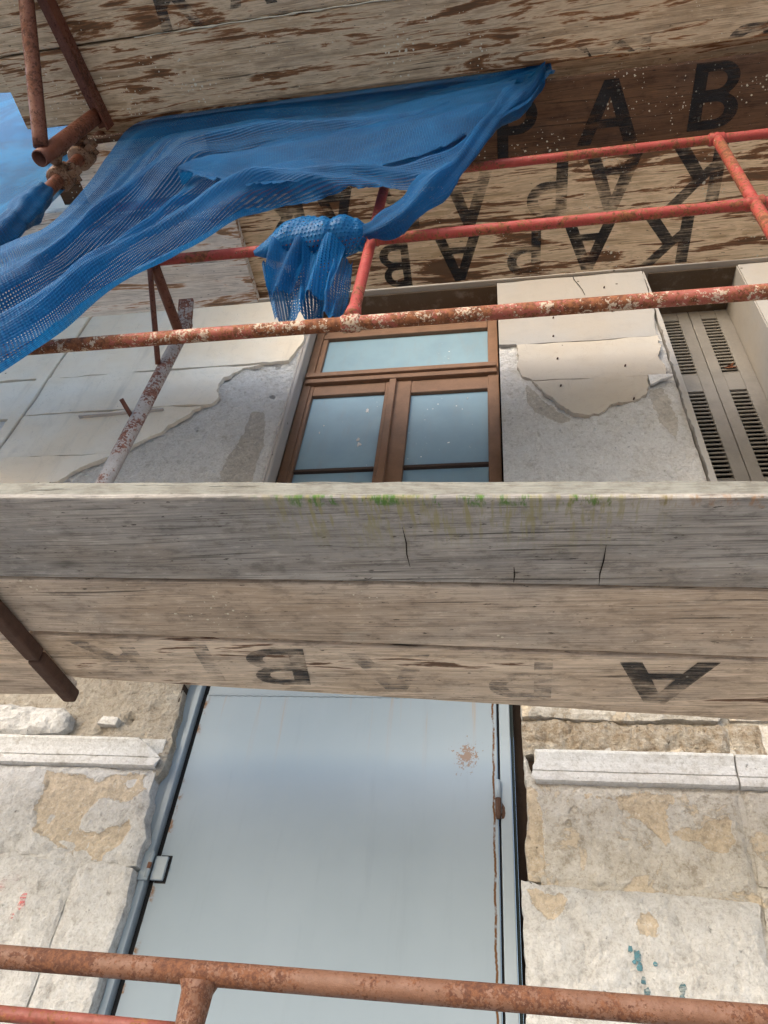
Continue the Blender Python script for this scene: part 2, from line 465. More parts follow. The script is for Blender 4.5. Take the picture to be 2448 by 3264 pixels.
def net_mat(name, cols, weave=1.0, hole=0.30, bump=0.0018):
    b = NB(name)
    uv = b.node('ShaderNodeUVMap').outputs[0]
    ob = b.coords()
    s = b.sep(uv)
    k = 2 * math.pi / 0.0050 * weave
    wu = b.math('MULTIPLY', b.math('ADD', b.math('SINE', b.math('MULTIPLY', s[0], k)), 1.0), 0.5)
    wv = b.math('MULTIPLY', b.math('ADD', b.math('SINE', b.math('MULTIPLY', s[1], k * 1.05)), 1.0), 0.5)
    cell = b.math('MULTIPLY', wu, wv)
    big = b.noise(ob, 5, 5, 0.6)
    loose = b.noise(b.mapping(ob, (3, 3, 3), (4, 1, 2)), 1.2, 3, 0.5)
    thr = b.math('ADD', 1.0 - hole, b.math('MULTIPLY', b.math('SUBTRACT', 0.5, loose), 0.5))
    open_ = b.math('GREATER_THAN', cell, thr)
    dirt_shade = b.noise(ob, 22, 6, 0.7)
    knit = b.noise(b.mapping(uv, (330, 120, 1)), 1.0, 3, 0.6)
    col = b.mix(b.step(big, 0.38, 0.62), cols[0], cols[1])
    col = b.mix(b.math('MULTIPLY', b.step(dirt_shade, 0.52, 0.75), 0.35), col, cols[2])
    thread = b.math('MULTIPLY', b.math('ADD', b.math('SINE', b.math('MULTIPLY', s[0], k * 0.5)), 1.0), 0.5)
    col = b.mix(b.math('MULTIPLY', thread, 0.25), col, cols[3])
    col = b.mix(b.math('MULTIPLY', b.step(knit, 0.5, 0.7), 0.45), col, cols[3])
    col = b.mix(b.math('MULTIPLY', b.step(knit, 0.48, 0.32), 0.5), col, cols[0])
    b.finish(col, 0.38, b.bump(b.math('ADD', b.math('ADD', wu, wv), b.math('MULTIPLY', knit, 1.5)), 0.6, bump), spec=0.30)
    tr = b.node('ShaderNodeBsdfTranslucent')
    b.put(tr.inputs['Color'], col)
    m1 = b.node('ShaderNodeMixShader')
    m1.inputs[0].default_value = 0.40
    b.t.links.new(b.bsdf.outputs[0], m1.inputs[1])
    b.t.links.new(tr.outputs[0], m1.inputs[2])
    tp = b.node('ShaderNodeBsdfTransparent')
    m2 = b.node('ShaderNodeMixShader')
    b.put(m2.inputs[0], open_)
    b.t.links.new(m1.outputs[0], m2.inputs[1])
    b.t.links.new(tp.outputs[0], m2.inputs[2])
    b.t.links.new(m2.outputs[0], b.out.inputs['Surface'])
    return b.mat


def paint_mat(name, col=(0.022, 0.021, 0.021), cover=0.75):
    """stencilled black paint, worn thin along the grain of the plank"""
    b = NB(name)
    v = b.coords()
    n = b.noise(b.mapping(v, (5, 110, 110)), 1.5, 5, 0.7)
    n2 = b.noise(v, 14, 6, 0.7)
    n3 = b.noise(v, 3.0, 3, 0.6)
    k = b.math('ADD', b.math('MULTIPLY', n, 0.5), b.math('MULTIPLY', n2, 0.3))
    k = b.math('ADD', k, b.math('MULTIPLY', n3, 0.4))
    a = b.step(k, 0.95 - 0.60 * cover, 1.12 - 0.60 * cover)
    a = b.math('MULTIPLY', a, 0.55 + 0.4 * cover)
    vd = b.voronoi(v, 80)
    vs = b.sep(b.voronoi(v, 80, 'Color'))[0]
    dot = b.math('LESS_THAN', vd, b.math('MULTIPLY', b.step(vs, 0.75, 1.0), 0.26))
    c = b.mix(dot, b.mix(b.step(n2, 0.4, 0.7), col, tuple(x * 2.0 for x in col)), (0.4, 0.36, 0.28))
    b.finish(c, 0.7, None, spec=0.2)
    b.put(b.bsdf.inputs['Alpha'], a)
    return b.mat


M = {}
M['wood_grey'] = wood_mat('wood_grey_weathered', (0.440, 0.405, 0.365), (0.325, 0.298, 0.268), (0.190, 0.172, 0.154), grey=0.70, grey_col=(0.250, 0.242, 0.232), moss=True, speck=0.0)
M['wood_tan'] = wood_mat('wood_tan_weathered', (0.640, 0.530, 0.420), (0.505, 0.408, 0.318), (0.310, 0.242, 0.185), grey=0.38, grey_col=(0.30, 0.268, 0.235), chalk=0.45, speck=0.10)
M['wood_inner'] = wood_mat('wood_tan_pale', (0.710, 0.575, 0.440), (0.570, 0.450, 0.335), (0.350, 0.268, 0.198), grey=0.25, grey_col=(0.32, 0.275, 0.245), chalk=0.2, stain=0.1)
M['wood_stained'] = wood_mat('wood_blotched', (0.820, 0.630, 0.420), (0.680, 0.490, 0.300), (0.470, 0.310, 0.170), stain=1.0, stain_col=(0.085, 0.028, 0.008), speck=0.5, grey=0.08, mottle=0.35)
M['wood_near'] = wood_mat('wood_brown_spotted', (0.610, 0.470, 0.315), (0.480, 0.352, 0.222), (0.300, 0.206, 0.124), stain=0.95, stain_col=(0.100, 0.038, 0.012), speck=0.65, grey=0.18, mottle=0.6)
M['wood_dark'] = wood_mat('wood_dark_brown', (0.165, 0.088, 0.048), (0.122, 0.064, 0.036), (0.076, 0.040, 0.023), speck=1.0, grey=0.15, grey_col=(0.12, 0.10, 0.09))
M['wood_white'] = wood_mat('wood_whitewashed', (0.820, 0.760, 0.690), (0.730, 0.665, 0.590), (0.560, 0.490, 0.420), stain=0.62, stain_col=(0.21, 0.105, 0.045), grey=0.12, grey_col=(0.55, 0.51, 0.47), mottle=0.35)
M['red'] = rust_mat('red_pipe_paint', (0.29, 0.042, 0.032), amount=0.52, cream=0.50)
M['red_rust'] = rust_mat('flaking_red_pipe_paint', (0.28, 0.075, 0.050), amount=0.78, cream=1.0)
M['white_rust'] = rust_mat('worn_white_pipe_paint', (0.33, 0.295, 0.275), amount=0.66, cream=0.3, rust_a=(0.13, 0.05, 0.035), rust_b=(0.24, 0.11, 0.08))
M['brown_rust'] = rust_mat('dark_rust', (0.120, 0.038, 0.020), amount=0.55, cream=0.08, rust_a=(0.055, 0.022, 0.013), rust_b=(0.14, 0.050, 0.026))
M['orange_rust'] = rust_mat('orange_rust', (0.150, 0.072, 0.042), amount=0.62, cream=0.26, rust_a=(0.082, 0.034, 0.020), rust_b=(0.160, 0.066, 0.032), scale_noise=1.5, pale=(0.33, 0.24, 0.185))
M['deep_red'] = rust_mat('dull_red_pipe', (0.190, 0.050, 0.034), amount=0.35, cream=0.05)
M['clamp'] = rust_mat('clamp_rust', (0.17, 0.10, 0.062), amount=0.60, cream=0.35, rust_a=(0.050, 0.022, 0.012), rust_b=(0.13, 0.058, 0.030))
M['cream'] = plaster_smooth_mat('cream_plaster', (0.700, 0.645, 0.555), (0.680, 0.585, 0.460))
M['greyish'] = plaster_smooth_mat('grey_cream_plaster', (0.310, 0.296, 0.278), (0.315, 0.285, 0.248))
M['beige'] = plaster_smooth_mat('beige_plaster', (0.430, 0.385, 0.325), (0.425, 0.360, 0.280))
M['jamb'] = plaster_smooth_mat('reveal_plaster', (0.43, 0.395, 0.365), (0.41, 0.365, 0.325))
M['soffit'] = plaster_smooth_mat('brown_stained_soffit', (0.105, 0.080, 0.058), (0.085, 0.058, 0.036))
M['white_mould'] = render_rough_mat('worn_white_moulding', (0.640, 0.632, 0.612), (0.560, 0.545, 0.515), (0.350, 0.320, 0.275), (0.5, 0.42, 0.32), peel=False, pit=0.15, bump=0.16, grain=0.9)
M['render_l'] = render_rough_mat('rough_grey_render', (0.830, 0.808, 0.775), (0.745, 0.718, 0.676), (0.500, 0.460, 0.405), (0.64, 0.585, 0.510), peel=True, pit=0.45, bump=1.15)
M['stone_white'] = render_rough_mat('whitewashed_stone', (0.600, 0.598, 0.586), (0.515, 0.504, 0.482), (0.290, 0.270, 0.242), (0.560, 0.475, 0.365), peel=True, pit=0.40, bump=0.32)
M['stone_beige'] = render_rough_mat('beige_stone', (0.590, 0.570, 0.530), (0.490, 0.458, 0.402), (0.270, 0.228, 0.175), (0.560, 0.470, 0.350), peel=True, pit=0.6, bump=0.32, flake=0.5)
M['stone_porous'] = render_rough_mat('porous_stone', (0.640, 0.590, 0.510), (0.470, 0.385, 0.285), (0.210, 0.150, 0.095), (0.4, 0.31, 0.2), peel=False, pit=1.3, bump=1.0, grain=1.1)
M['rubble'] = render_rough_mat('rubble_mortar', (0.600, 0.555, 0.480), (0.490, 0.430, 0.350), (0.280, 0.228, 0.170), (0.4, 0.31, 0.2), peel=False, pit=0.8, bump=1.0, grain=1.2)
M['core'] = plain_mat('wall_core', (0.30, 0.26, 0.21), 0.95, 0.1, 0.5, 9, bumps=0.6)
M['dark_wood'] = plain_mat('dark_old_timber', (0.050, 0.032, 0.022), 0.8, 0.2, 0.5, 10)
M['door'] = door_mat()
M['door_frame'] = plain_mat('grey_frame_paint', (0.255, 0.305, 0.345), 0.45, 0.35, 0.12, 5, bumps=0.06)
M['gap'] = plain_mat('black_rubber', (0.010, 0.010, 0.011), 0.7, 0.2, 0.2, 20)
M['green_edge'] = plain_mat('dark_green_edge', (0.004, 0.013, 0.013), 0.6, 0.3, 0.2, 20)
M['win_wood'] = plain_mat('brown_window_paint', (0.200, 0.108, 0.062), 0.55, 0.35, 0.45, 14, bumps=0.25)
M['win_dark'] = plain_mat('dark_window_paint', (0.055, 0.034, 0.025), 0.6, 0.3, 0.4, 14)
M['glass'] = glass_mat()
M['shutter'] = plain_mat('grey_shutter_paint', (0.190, 0.174, 0.154), 0.7, 0.25, 0.40, 9, bumps=0.3)
M['slat'] = plain_mat('pale_shutter_slat', (0.230, 0.210, 0.180), 0.75, 0.2, 0.35, 18, bumps=0.3)
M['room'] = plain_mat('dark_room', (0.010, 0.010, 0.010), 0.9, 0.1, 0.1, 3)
M['net'] = net_mat('blue_netting', ((0.002, 0.058, 0.175), (0.004, 0.108, 0.295), (0.010, 0.058, 0.120), (0.014, 0.190, 0.440)), hole=0.30)
M['net_open'] = net_mat('open_blue_netting', ((0.003, 0.075, 0.215), (0.005, 0.125, 0.330), (0.014, 0.075, 0.140), (0.030, 0.230, 0.470)), weave=0.45, hole=0.36, bump=0.0007)
M['net_sky'] = net_mat('sunlit_blue_netting', ((0.004, 0.090, 0.280), (0.014, 0.220, 0.520), (0.01, 0.07, 0.20), (0.06, 0.40, 0.75)), weave=0.7, hole=0.30, bump=0.004)  # lighter copy of the net blue, sky light put into the colour
M['paint_black'] = paint_mat('black_stencil_paint', (0.024, 0.023, 0.023), 0.735)
M['paint_dark'] = paint_mat('dark_stencil_paint', (0.016, 0.015, 0.015), 0.82)
M['paint_faint'] = paint_mat('faded_stencil_paint', (0.060, 0.054, 0.050), 0.80)
M['paint_ghost'] = paint_mat('ghost_stencil_paint', (0.100, 0.088, 0.080), 0.66)
M['bead'] = plain_mat('dried_paint_bead', (0.62, 0.57, 0.43), 0.7, 0.2, 0.3, 40, bumps=0.5)
M['saw'] = plain_mat('dark_split', (0.018, 0.014, 0.011), 0.9, 0.1, 0.2, 30)
M['ground'] = plain_mat('paving', (0.43, 0.42, 0.405), 0.9, 0.15, 0.35, 3, bumps=0.3)
M['spray_blue'] = paint_mat('teal_spray', (0.060, 0.150, 0.180), 0.76)
M['spray_red'] = paint_mat('red_spray', (0.50, 0.14, 0.14), 0.66)
M['rust_flat'] = plain_mat('rust_scale', (0.085, 0.048, 0.034), 0.85, 0.2, 0.6, 40, bumps=0.6)
M['leaf'] = plain_mat('dry_leaf', (0.16, 0.060, 0.030), 0.8, 0.2, 0.3, 30)


# ------------------------------------------------------------------ geometry helpers
def root(name, loc, label, cat, group=None):
    o = bpy.data.objects.new(name, None)
    o.location = loc
    o.empty_display_size = 0.1
    COL.objects.link(o)
    o['label'] = label
    o['category'] = cat
    if group:
        o['group'] = group
    return o


def base_of(parent):
    p = parent
    while p is not None and p.parent is not None:
        p = p.parent
    return Vector(p.location) if p is not None else Vector((0, 0, 0))


def mesh_obj(name, verts, faces, mat, parent=None, smooth=False, uvs=None, attr=None, loc=None):
    """verts are world coordinates; a child is stored relative to its thing's base, a top-level mesh relative to loc"""
    b0 = base_of(parent) if parent is not None else Vector(loc or (0, 0, 0))
    me = bpy.data.meshes.new(name)
    me.from_pydata([(v[0] - b0.x, v[1] - b0.y, v[2] - b0.z) for v in verts], [], faces)
    if uvs is not None:
        layer = me.uv_layers.new(name='UVMap')
        flat = np.array([uvs[l.vertex_index] for l in me.loops], dtype=np.float32).ravel()
        layer.data.foreach_set('uv', flat)
    if attr is not None:
        a = me.attributes.new('peel', 'FLOAT', 'POINT')
        a.data.foreach_set('value', np.array(attr, dtype=np.float32))
    bm = bmesh.new()
    bm.from_mesh(me)
    bmesh.ops.recalc_face_normals(bm, faces=bm.faces)
    bm.to_mesh(me)
    bm.free()
    if smooth:
        me.polygons.foreach_set('use_smooth', [True] * len(me.polygons))
    me.materials.append(M[mat])
    o = bpy.data.objects.new(name, me)
    COL.objects.link(o)
    if parent is not None:
        o.parent = parent
    else:
        o.location = b0
    return o


def box_vf(x0, x1, y0, y1, z0, z1, c=0.0):
    """box with chamfered edges"""
    if c <= 0:
        v = [(x, y, z) for x in (x0, x1) for y in (y0, y1) for z in (z0, z1)]
        f = [(0, 1, 3, 2), (4, 6, 7, 5), (0, 4, 5, 1), (2, 3, 7, 6), (0, 2, 6, 4), (1, 5, 7, 3)]
        return v, f
    bm = bmesh.new()
    bmesh.ops.create_cube(bm, size=1.0)
    for w in bm.verts:
        w.co = Vector(((x0 + x1) / 2 + w.co.x * (x1 - x0), (y0 + y1) / 2 + w.co.y * (y1 - y0), (z0 + z1) / 2 + w.co.z * (z1 - z0)))
    bmesh.ops.bevel(bm, geom=bm.edges[:], offset=c, segments=2, profile=0.5, affect='EDGES')
    bm.verts.index_update()
    v = [tuple(w.co) for w in bm.verts]
    f = [tuple(w.index for w in fc.verts) for fc in bm.faces]
    bm.free()
    return v, f


def box(name, x0, x1, y0, y1, z0, z1, mat, parent, c=0.0, **k):
    v, f = box_vf(x0, x1, y0, y1, z0, z1, c)
    return mesh_obj(name, v, f, mat, parent, **k)


def join_vf(*items):
    V, F = [], []
    for v, f in items:
        o = len(V)
        V += list(v)
        F += [tuple(i + o for i in q) for q in f]
    return V, F


def tube_vf(pts, rad, seg=18, open_end=None, wob=0.0, seed=0.0):
    """tube along a polyline; rad a number or one radius per point; open_end: wall thickness of a hollow first end"""
    pts = [Vector(p) for p in pts]
    n = len(pts)
    rr = rad if isinstance(rad, (list, tuple)) else [rad] * n
    V, F = [], []
    ref = None
    for i, p in enumerate(pts):
        t = (pts[min(i + 1, n - 1)] - pts[max(i - 1, 0)]).normalized()
        if ref is None:
            ref = t.orthogonal().normalized()
        ref = (ref - t * ref.dot(t)).normalized()
        bi = t.cross(ref)
        for k in range(seg):
            a = 2 * math.pi * k / seg
            d = ref * math.cos(a) + bi * math.sin(a)
            r = rr[i]
            if wob:
                q = p + d * r
                r *= 1 + wob * noise.noise(q * 22 + Vector((seed, 0, 0)))
            V.append(tuple(p + d * r))
    for i in range(n - 1):
        for k in range(seg):
            a, b_ = i * seg + k, i * seg + (k + 1) % seg
            F.append((a, b_, b_ + seg, a + seg))
    F.append(tuple((n - 1) * seg + k for k in range(seg)))
    if open_end:
        t = (pts[1] - pts[0]).normalized()
        o = len(V)
        for dist in (0.0, 0.12):
            for k in range(seg):
                q = Vector(V[k]) - pts[0]
                V.append(tuple(pts[0] + t * dist + q * (1 - open_end / rr[0])))
        for k in range(seg):
            k2 = (k + 1) % seg
            F.append((k, o + k, o + k2, k2))
            F.append((o + k, o + seg + k, o + seg + k2, o + k2))
        F.append(tuple(o + seg + k for k in range(seg)))
    else:
        F.append(tuple(range(seg))[::-1])
    return V, F


def seg_pts(a, b, n):
    a, b = Vector(a), Vector(b)
    return [a.lerp(b, i / n) for i in range(n + 1)]


def tube(name, a, b, r, mat, parent, n=10, seg=18, **k):
    kw = {q: k.pop(q) for q in ('open_end', 'wob', 'seed') if q in k}
    v, f = tube_vf(seg_pts(a, b, n), r, seg, **kw)
    return mesh_obj(name, v, f, mat, parent, smooth=True, **k)


def fr(x, z, f, seed=0.0, octs=4):
    return noise.fractal(Vector((x * f, seed * 3.7, z * f)), 0.9, 2.0, octs)


def jag(poly, step, amp, seed, fixed=()):
    """subdivide a polygon's edges and roughen them; edges whose start index is in fixed stay straight"""
    out = []
    n = len(poly)
    for i in range(n):
        a, b = Vector(poly[i]), Vector(poly[(i + 1) % n])
        L = (b - a).length
        k = max(1, int(L / step))
        nrm = Vector((-(b - a).y, (b - a).x)).normalized() if L > 1e-9 else Vector((0, 0))
        for j in range(k):
            p = a.lerp(b, j / k)
            if i not in fixed and not (j == 0 and (i - 1) % n in fixed):
                p = p + nrm * amp * (fr(p.x, p.y, 9, seed, 3) + 0.7 * fr(p.x, p.y, 38, seed + 5, 3))
            out.append((p.x, p.y))
    return out


def seg_dist(P, poly):
    """distance of points P (n,2) to the outline of poly, and whether they are inside"""
    A = np.array(poly)
    B = np.roll(A, -1, axis=0)
    d2 = np.full(len(P), 1e9)
    inside = np.zeros(len(P), bool)
    for a, b in zip(A, B):
        ab = b - a
        t = np.clip(((P - a) @ ab) / max(ab @ ab, 1e-12), 0, 1)
        q = a + t[:, None] * ab
        d2 = np.minimum(d2, ((P - q) ** 2).sum(1))
        if a[1] != b[1]:
            c = ((a[1] > P[:, 1]) != (b[1] > P[:, 1])) & (P[:, 0] < (b[0] - a[0]) * (P[:, 1] - a[1]) / (b[1] - a[1]) + a[0])
            inside ^= c
    return np.sqrt(d2), inside


def relief(name, poly, y0, depth, mat, parent, res=0.012, amp=0.004, freq=9.0, seed=0.0, edge=0.0, edge_w=0.02,
           peels=(), peel_d=0.003, pits=(), curl=0.0, extra=None):
    """a wall piece: outline poly in (x, z), rough front at y0, body back to y0 + depth"""
    pb = np.array(poly)
    x0, z0 = pb.min(0)
    x1, z1 = pb.max(0)
    gx, gz = np.meshgrid(np.arange(x0 + res / 2, x1, res), np.arange(z0 + res / 2, z1, res))
    G = np.stack([gx.ravel(), gz.ravel()], 1)
    rs = np.random.RandomState(int(seed * 13) + 5)
    G = G + (rs.rand(*G.shape) - 0.5) * res * 0.5
    d, ins = seg_dist(G, poly)
    G = G[ins & (d > res * 0.45)]
    pts = [Vector(p) for p in poly] + [Vector(p) for p in G]
    nb = len(poly)
    rv, _, rf, ov, _, _ = delaunay_2d_cdt(pts, [], [list(range(nb))], 1, 1e-7)
    P = np.array([(v.x, v.y) for v in rv])
    dist, _ = seg_dist(P, poly)
    pm = np.zeros(len(P))
    for pl in peels:
        dd, ii = seg_dist(P, pl)
        s = np.where(ii, dd, -dd)
        pm = np.maximum(pm, np.clip(0.5 + s / 0.05, 0, 1))
    V = []
    for i, (x, z) in enumerate(P):
        h = amp * (fr(x, z, freq, seed) + 0.45 * fr(x, z, freq * 4.2, seed + 9))
        y = y0 - h
        if edge:
            k = max(0.0, 1 - dist[i] / edge_w)
            y += edge * k * k
        if curl:
            k = max(0.0, 1 - dist[i] / 0.06)
            y -= curl * k * k * max(0.0, 0.5 + fr(x, z, 6, seed + 2, 2))
        if pm[i] > 0.5:
            y += peel_d * min(1, (pm[i] - 0.5) * 8)
        for (px, pz, pr, pdp) in pits:
            q = math.hypot(x - px, z - pz) / pr
            if q < 1:
                y += pdp * (1 - q * q)
        if extra:
            y += extra(x, z)
        V.append((x, y, z))
    F = [tuple(f) for f in rf]
    # skirt from the boundary back into the wall
    where = {}
    for i, src in enumerate(ov):
        for s_ in src:
            where[s_] = i
    ring = [where[i] for i in range(nb) if i in where]
    o = len(V)
    for i in ring:
        V.append((V[i][0], y0 + depth, V[i][2]))
    n = len(ring)
    for i in range(n):
        j = (i + 1) % n
        F.append((ring[i], ring[j], o + j, o + i))
    pm = np.concatenate([pm, pm[ring]])
    return mesh_obj(name, V, F, mat, parent, smooth=False, attr=pm)


# ------------------------------------------------------------------ setting: ground
gv, gf = [(-150, -150, 0), (150, -150, 0), (150, 150, 0), (-150, 150, 0)], [(0, 1, 2, 3)]
g = mesh_obj('ground', gv, gf, 'ground')
g['kind'] = 'structure'

# ------------------------------------------------------------------ the building
B = root('old_house', (0, 0, 0), 'old two-storey stone and plaster house front with peeling render behind the scaffold', 'building')

# wall core behind the faced surface (openings left free)
def core(x0, x1, z0, z1, y0=0.05, y1=0.45):
    box('wall', x0, x1, y0, y1, z0, z1, 'core', B)

core(-6.0, -1.075, 0.0, 2.80)
core(0.075, 6.0, 0.0, 2.80)
core(-6.0, 6.0, 2.801, 3.20)
core(-6.0, -1.004, 3.201, 5.20)
core(0.014, 0.80, 3.201, 5.20)
core(1.25, 6.0, 3.201, 5.20)
core(-6.0, 6.0, 5.201, 9.0)
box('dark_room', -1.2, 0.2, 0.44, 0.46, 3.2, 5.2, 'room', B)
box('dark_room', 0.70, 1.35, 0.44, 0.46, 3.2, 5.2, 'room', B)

# --- upper storey, rough render and plaster courses on the left
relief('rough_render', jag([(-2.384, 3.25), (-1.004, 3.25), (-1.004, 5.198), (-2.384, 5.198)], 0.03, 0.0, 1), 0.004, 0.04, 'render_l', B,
       res=0.011, amp=0.010, freq=9, seed=1.3, edge=0.006, edge_w=0.03,
       peels=[[(-1.17, 4.22), (-1.10, 4.20), (-1.06, 4.05), (-1.05, 3.75), (-1.06, 3.60), (-1.20, 3.58), (-1.21, 3.85), (-1.17, 4.05)]],
       pits=[(-1.107, 4.566, 0.016, 0.03), (-1.088, 4.318, 0.014, 0.03), (-1.13, 4.52, 0.012, 0.008), (-1.62, 3.83, 0.02, 0.006)])

LEFT_EDGE = [(3.40, -2.10), (3.70, -2.06), (3.756, -1.967), (3.80, -1.94), (3.85, -1.88), (3.87, -1.819), (3.928, -1.737), (3.981, -1.686), (4.027, -1.632),
             (4.073, -1.577), (4.113, -1.543), (4.152, -1.496), (4.219, -1.456), (4.252, -1.418), (4.274, -1.364), (4.318, -1.346),
             (4.367, -1.365), (4.425, -1.374), (4.472, -1.361), (4.518, -1.329), (4.555, -1.290), (4.566, -1.23), (4.572, -1.16), (4.578, -1.11)]


def edge_between(z0, z1):
    zs = [p[0] for p in LEFT_EDGE]
    xs = [p[1] for p in LEFT_EDGE]
    pts = [(float(np.interp(z0, zs, xs)), z0)]
    pts += [(x, z) for z, x in LEFT_EDGE if z0 < z < z1]
    pts += [(float(np.interp(z1, zs, xs)), z1)]
    return pts


def course(name, z0, z1, seed):
    e = edge_between(z0, z1)
    poly = [(-2.380, z0)] + e + [(-2.380, z1)]
    n = len(poly)
    relief(name, jag(poly, 0.007, 0.011, seed, fixed=(0, n - 2, n - 1)), -0.0150, 0.0180, 'cream', B, res=0.03, amp=0.0022, freq=2.2, seed=seed, edge=0.0025, edge_w=0.008, curl=0.010)

course('plaster_course', 3.42, 3.925, 3)
course('plaster_course', 3.932, 4.252, 4)
course('plaster_course', 4.259, 4.570, 5)
poly = [(-2.380, 4.577), (-1.60, 4.584), (-1.16, 4.588), (-1.05, 4.590), (-1.030, 4.66), (-1.004, 4.75), (-1.004, 4.885), (-2.380, 4.885)]
relief('plaster_course', jag(poly, 0.007, 0.006, 6, fixed=(0, 1, 6, 7)), -0.0150, 0.0180, 'cream', B, res=0.03, amp=0.0022, freq=2.2, seed=6, edge=0.0025, edge_w=0.008, curl=0.006)
poly = [(-2.380, 4.892), (-1.004, 4.892), (-1.004, 5.199), (-2.380, 5.199)]
relief('plaster_course', jag(poly, 0.02, 0.0, 7), -0.0150, 0.0180, 'cream', B, res=0.03, amp=0.002, freq=2.2, seed=7, edge=0.0025, edge_w=0.008)
# slim metal-lipped slot with a flaking lip
v, f = box_vf(-2.052, -1.612, -0.032, -0.010, 4.205, 4.213, 0.002)
v = [(x, y, z + (x + 2.05) * 0.045) for x, y, z in v]
mesh_obj('ledge_strip', v, f, 'jamb', B)
# cream pilaster strip and the panels beyond it
box('pilaster_strip', -2.452, -2.386, -0.026, 0.049, 3.25, 5.199, 'cream', B, c=0.006)
for zz0, zz1, sd in ((3.25, 3.925, 11), (3.935, 4.225, 12), (4.24, 4.57, 13), (4.585, 5.199, 14)):
    poly = [(-3.9, zz0), (-2.462, zz0), (-2.462, zz1), (-3.9, zz1)]
    relief('plaster_course', jag(poly, 0.02, 0.003, sd, fixed=(2, 3)), -0.012, 0.06, 'cream' if zz0 > 4.2 else 'render_l', B, res=0.04, amp=0.003, freq=3, seed=sd, edge=0.004, edge_w=0.012, curl=0.006)

# --- pier between the windows
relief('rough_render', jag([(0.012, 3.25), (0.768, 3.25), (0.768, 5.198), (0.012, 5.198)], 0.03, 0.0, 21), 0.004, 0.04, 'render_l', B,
       res=0.011, amp=0.011, freq=10, seed=21, edge=0.006, edge_w=0.03,
       peels=[[(0.13, 4.28), (0.22, 4.14), (0.30, 4.03), (0.26, 4.01), (0.17, 4.08), (0.12, 4.18)], [(0.64, 4.20), (0.71, 4.22), (0.73, 4.0), (0.70, 3.85), (0.66, 4.0)]],
       pits=[(0.185, 4.115, 0.012, 0.02), (0.30, 3.83, 0.03, 0.006)])
poly = [(0.012, 4.604), (0.09, 4.602), (0.10, 4.590), (0.745, 4.588), (0.742, 4.66), (0.752, 4.74), (0.766, 4.80), (0.766, 5.198), (0.012, 5.198)]
relief('plaster_course', jag(poly, 0.012, 0.003, 22, fixed=(2, 6, 7, 8)), -0.0150, 0.0180, 'greyish', B, res=0.03, amp=0.002, freq=2.5, seed=22, edge=0.0025, edge_w=0.008, curl=0.004)
poly = [(0.154, 4.296), (0.733, 4.282), (0.738, 4.336), (0.724, 4.40), (0.728, 4.44), (0.748, 4.50), (0.744, 4.581), (0.097, 4.583), (0.099, 4.498), (0.094, 4.423), (0.114, 4.335)]
relief('plaster_course', jag(poly, 0.007, 0.009, 23, fixed=(0, 6)), -0.0150, 0.0180, 'beige', B, res=0.03, amp=0.0025, freq=2.5, seed=23, edge=0.0025, edge_w=0.008, curl=0.007)
poly = [(0.154, 4.289), (0.21, 4.20), (0.263, 4.113), (0.316, 4.045), (0.362, 4.026), (0.42, 4.037), (0.452, 4.065), (0.476, 4.103), (0.572, 4.11), (0.626, 4.153), (0.645, 4.208), (0.65, 4.279)]
relief('plaster_course', jag(poly, 0.007, 0.010, 24, fixed=(11,)), -0.0150, 0.0180, 'beige', B, res=0.028, amp=0.0025, freq=2.5, seed=24, edge=0.0025, edge_w=0.008, curl=0.010)
poly = [(0.654, 4.212), (0.708, 4.244), (0.752, 4.262), (0.757, 4.272), (0.729, 4.277), (0.655, 4.279)]
relief('plaster_flake', jag(poly, 0.01, 0.003, 25), -0.022, 0.012, 'white_mould', B, res=0.02, amp=0.002, freq=5, seed=25)
# plaster corner left standing along the shutter reveal
poly = [(0.771, 3.25), (0.800, 3.25), (0.796, 4.2), (0.792, 4.75), (0.776, 5.198), (0.770, 5.198), (0.775, 4.80), (0.770, 4.55), (0.776, 4.30), (0.770, 4.10), (0.776, 3.80)]
relief('plaster_corner', jag(poly, 0.008, 0.007, 26, fixed=(0, 1, 2, 3, 4)), -0.010, 0.20, 'greyish', B, res=0.02, amp=0.002, freq=6, seed=26)

# --- wall right of the shutters, lintel band, reveals
poly = [(1.240, 3.25), (2.9, 3.25), (2.9, 5.198), (1.240, 5.198)]
relief('plaster_course', jag(poly, 0.04, 0.0, 31), -0.010, 0.25, 'greyish', B, res=0.05, amp=0.002, freq=3, seed=31, edge=0.004, edge_w=0.01)
box('lintel_band', -2.6, 2.9, -0.030, 0.049, 5.203, 5.275, 'greyish', B, c=0.005)
box('upper_plaster', -3.9, 2.9, -0.006, 0.049, 5.28, 9.0, 'cream', B)
box('reveal', -1.0075, -1.001, 0.003, 0.118, 3.25, 5.199, 'jamb', B)
box('reveal', 1.234, 1.2395, 0.0, 0.26, 3.25, 5.199, 'greyish', B)
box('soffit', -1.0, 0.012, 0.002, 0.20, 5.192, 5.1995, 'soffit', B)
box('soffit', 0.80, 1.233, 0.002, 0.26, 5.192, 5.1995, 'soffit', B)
# left jamb with its rounded plaster nosing
v, f = tube_vf(seg_pts((-1.0, 0.022, 3.25), (-1.0, 0.022, 5.19), 30), 0.013, 14, wob=0.05)
mesh_obj('jamb_nosing', v, f, 'jamb', B, smooth=True)

# --- window
YW = 0.12
def frame_box(x0, x1, z0, z1, y0, y1, c=0.004):
    return box_vf(x0, x1, y0, y1, z0, z1, c)

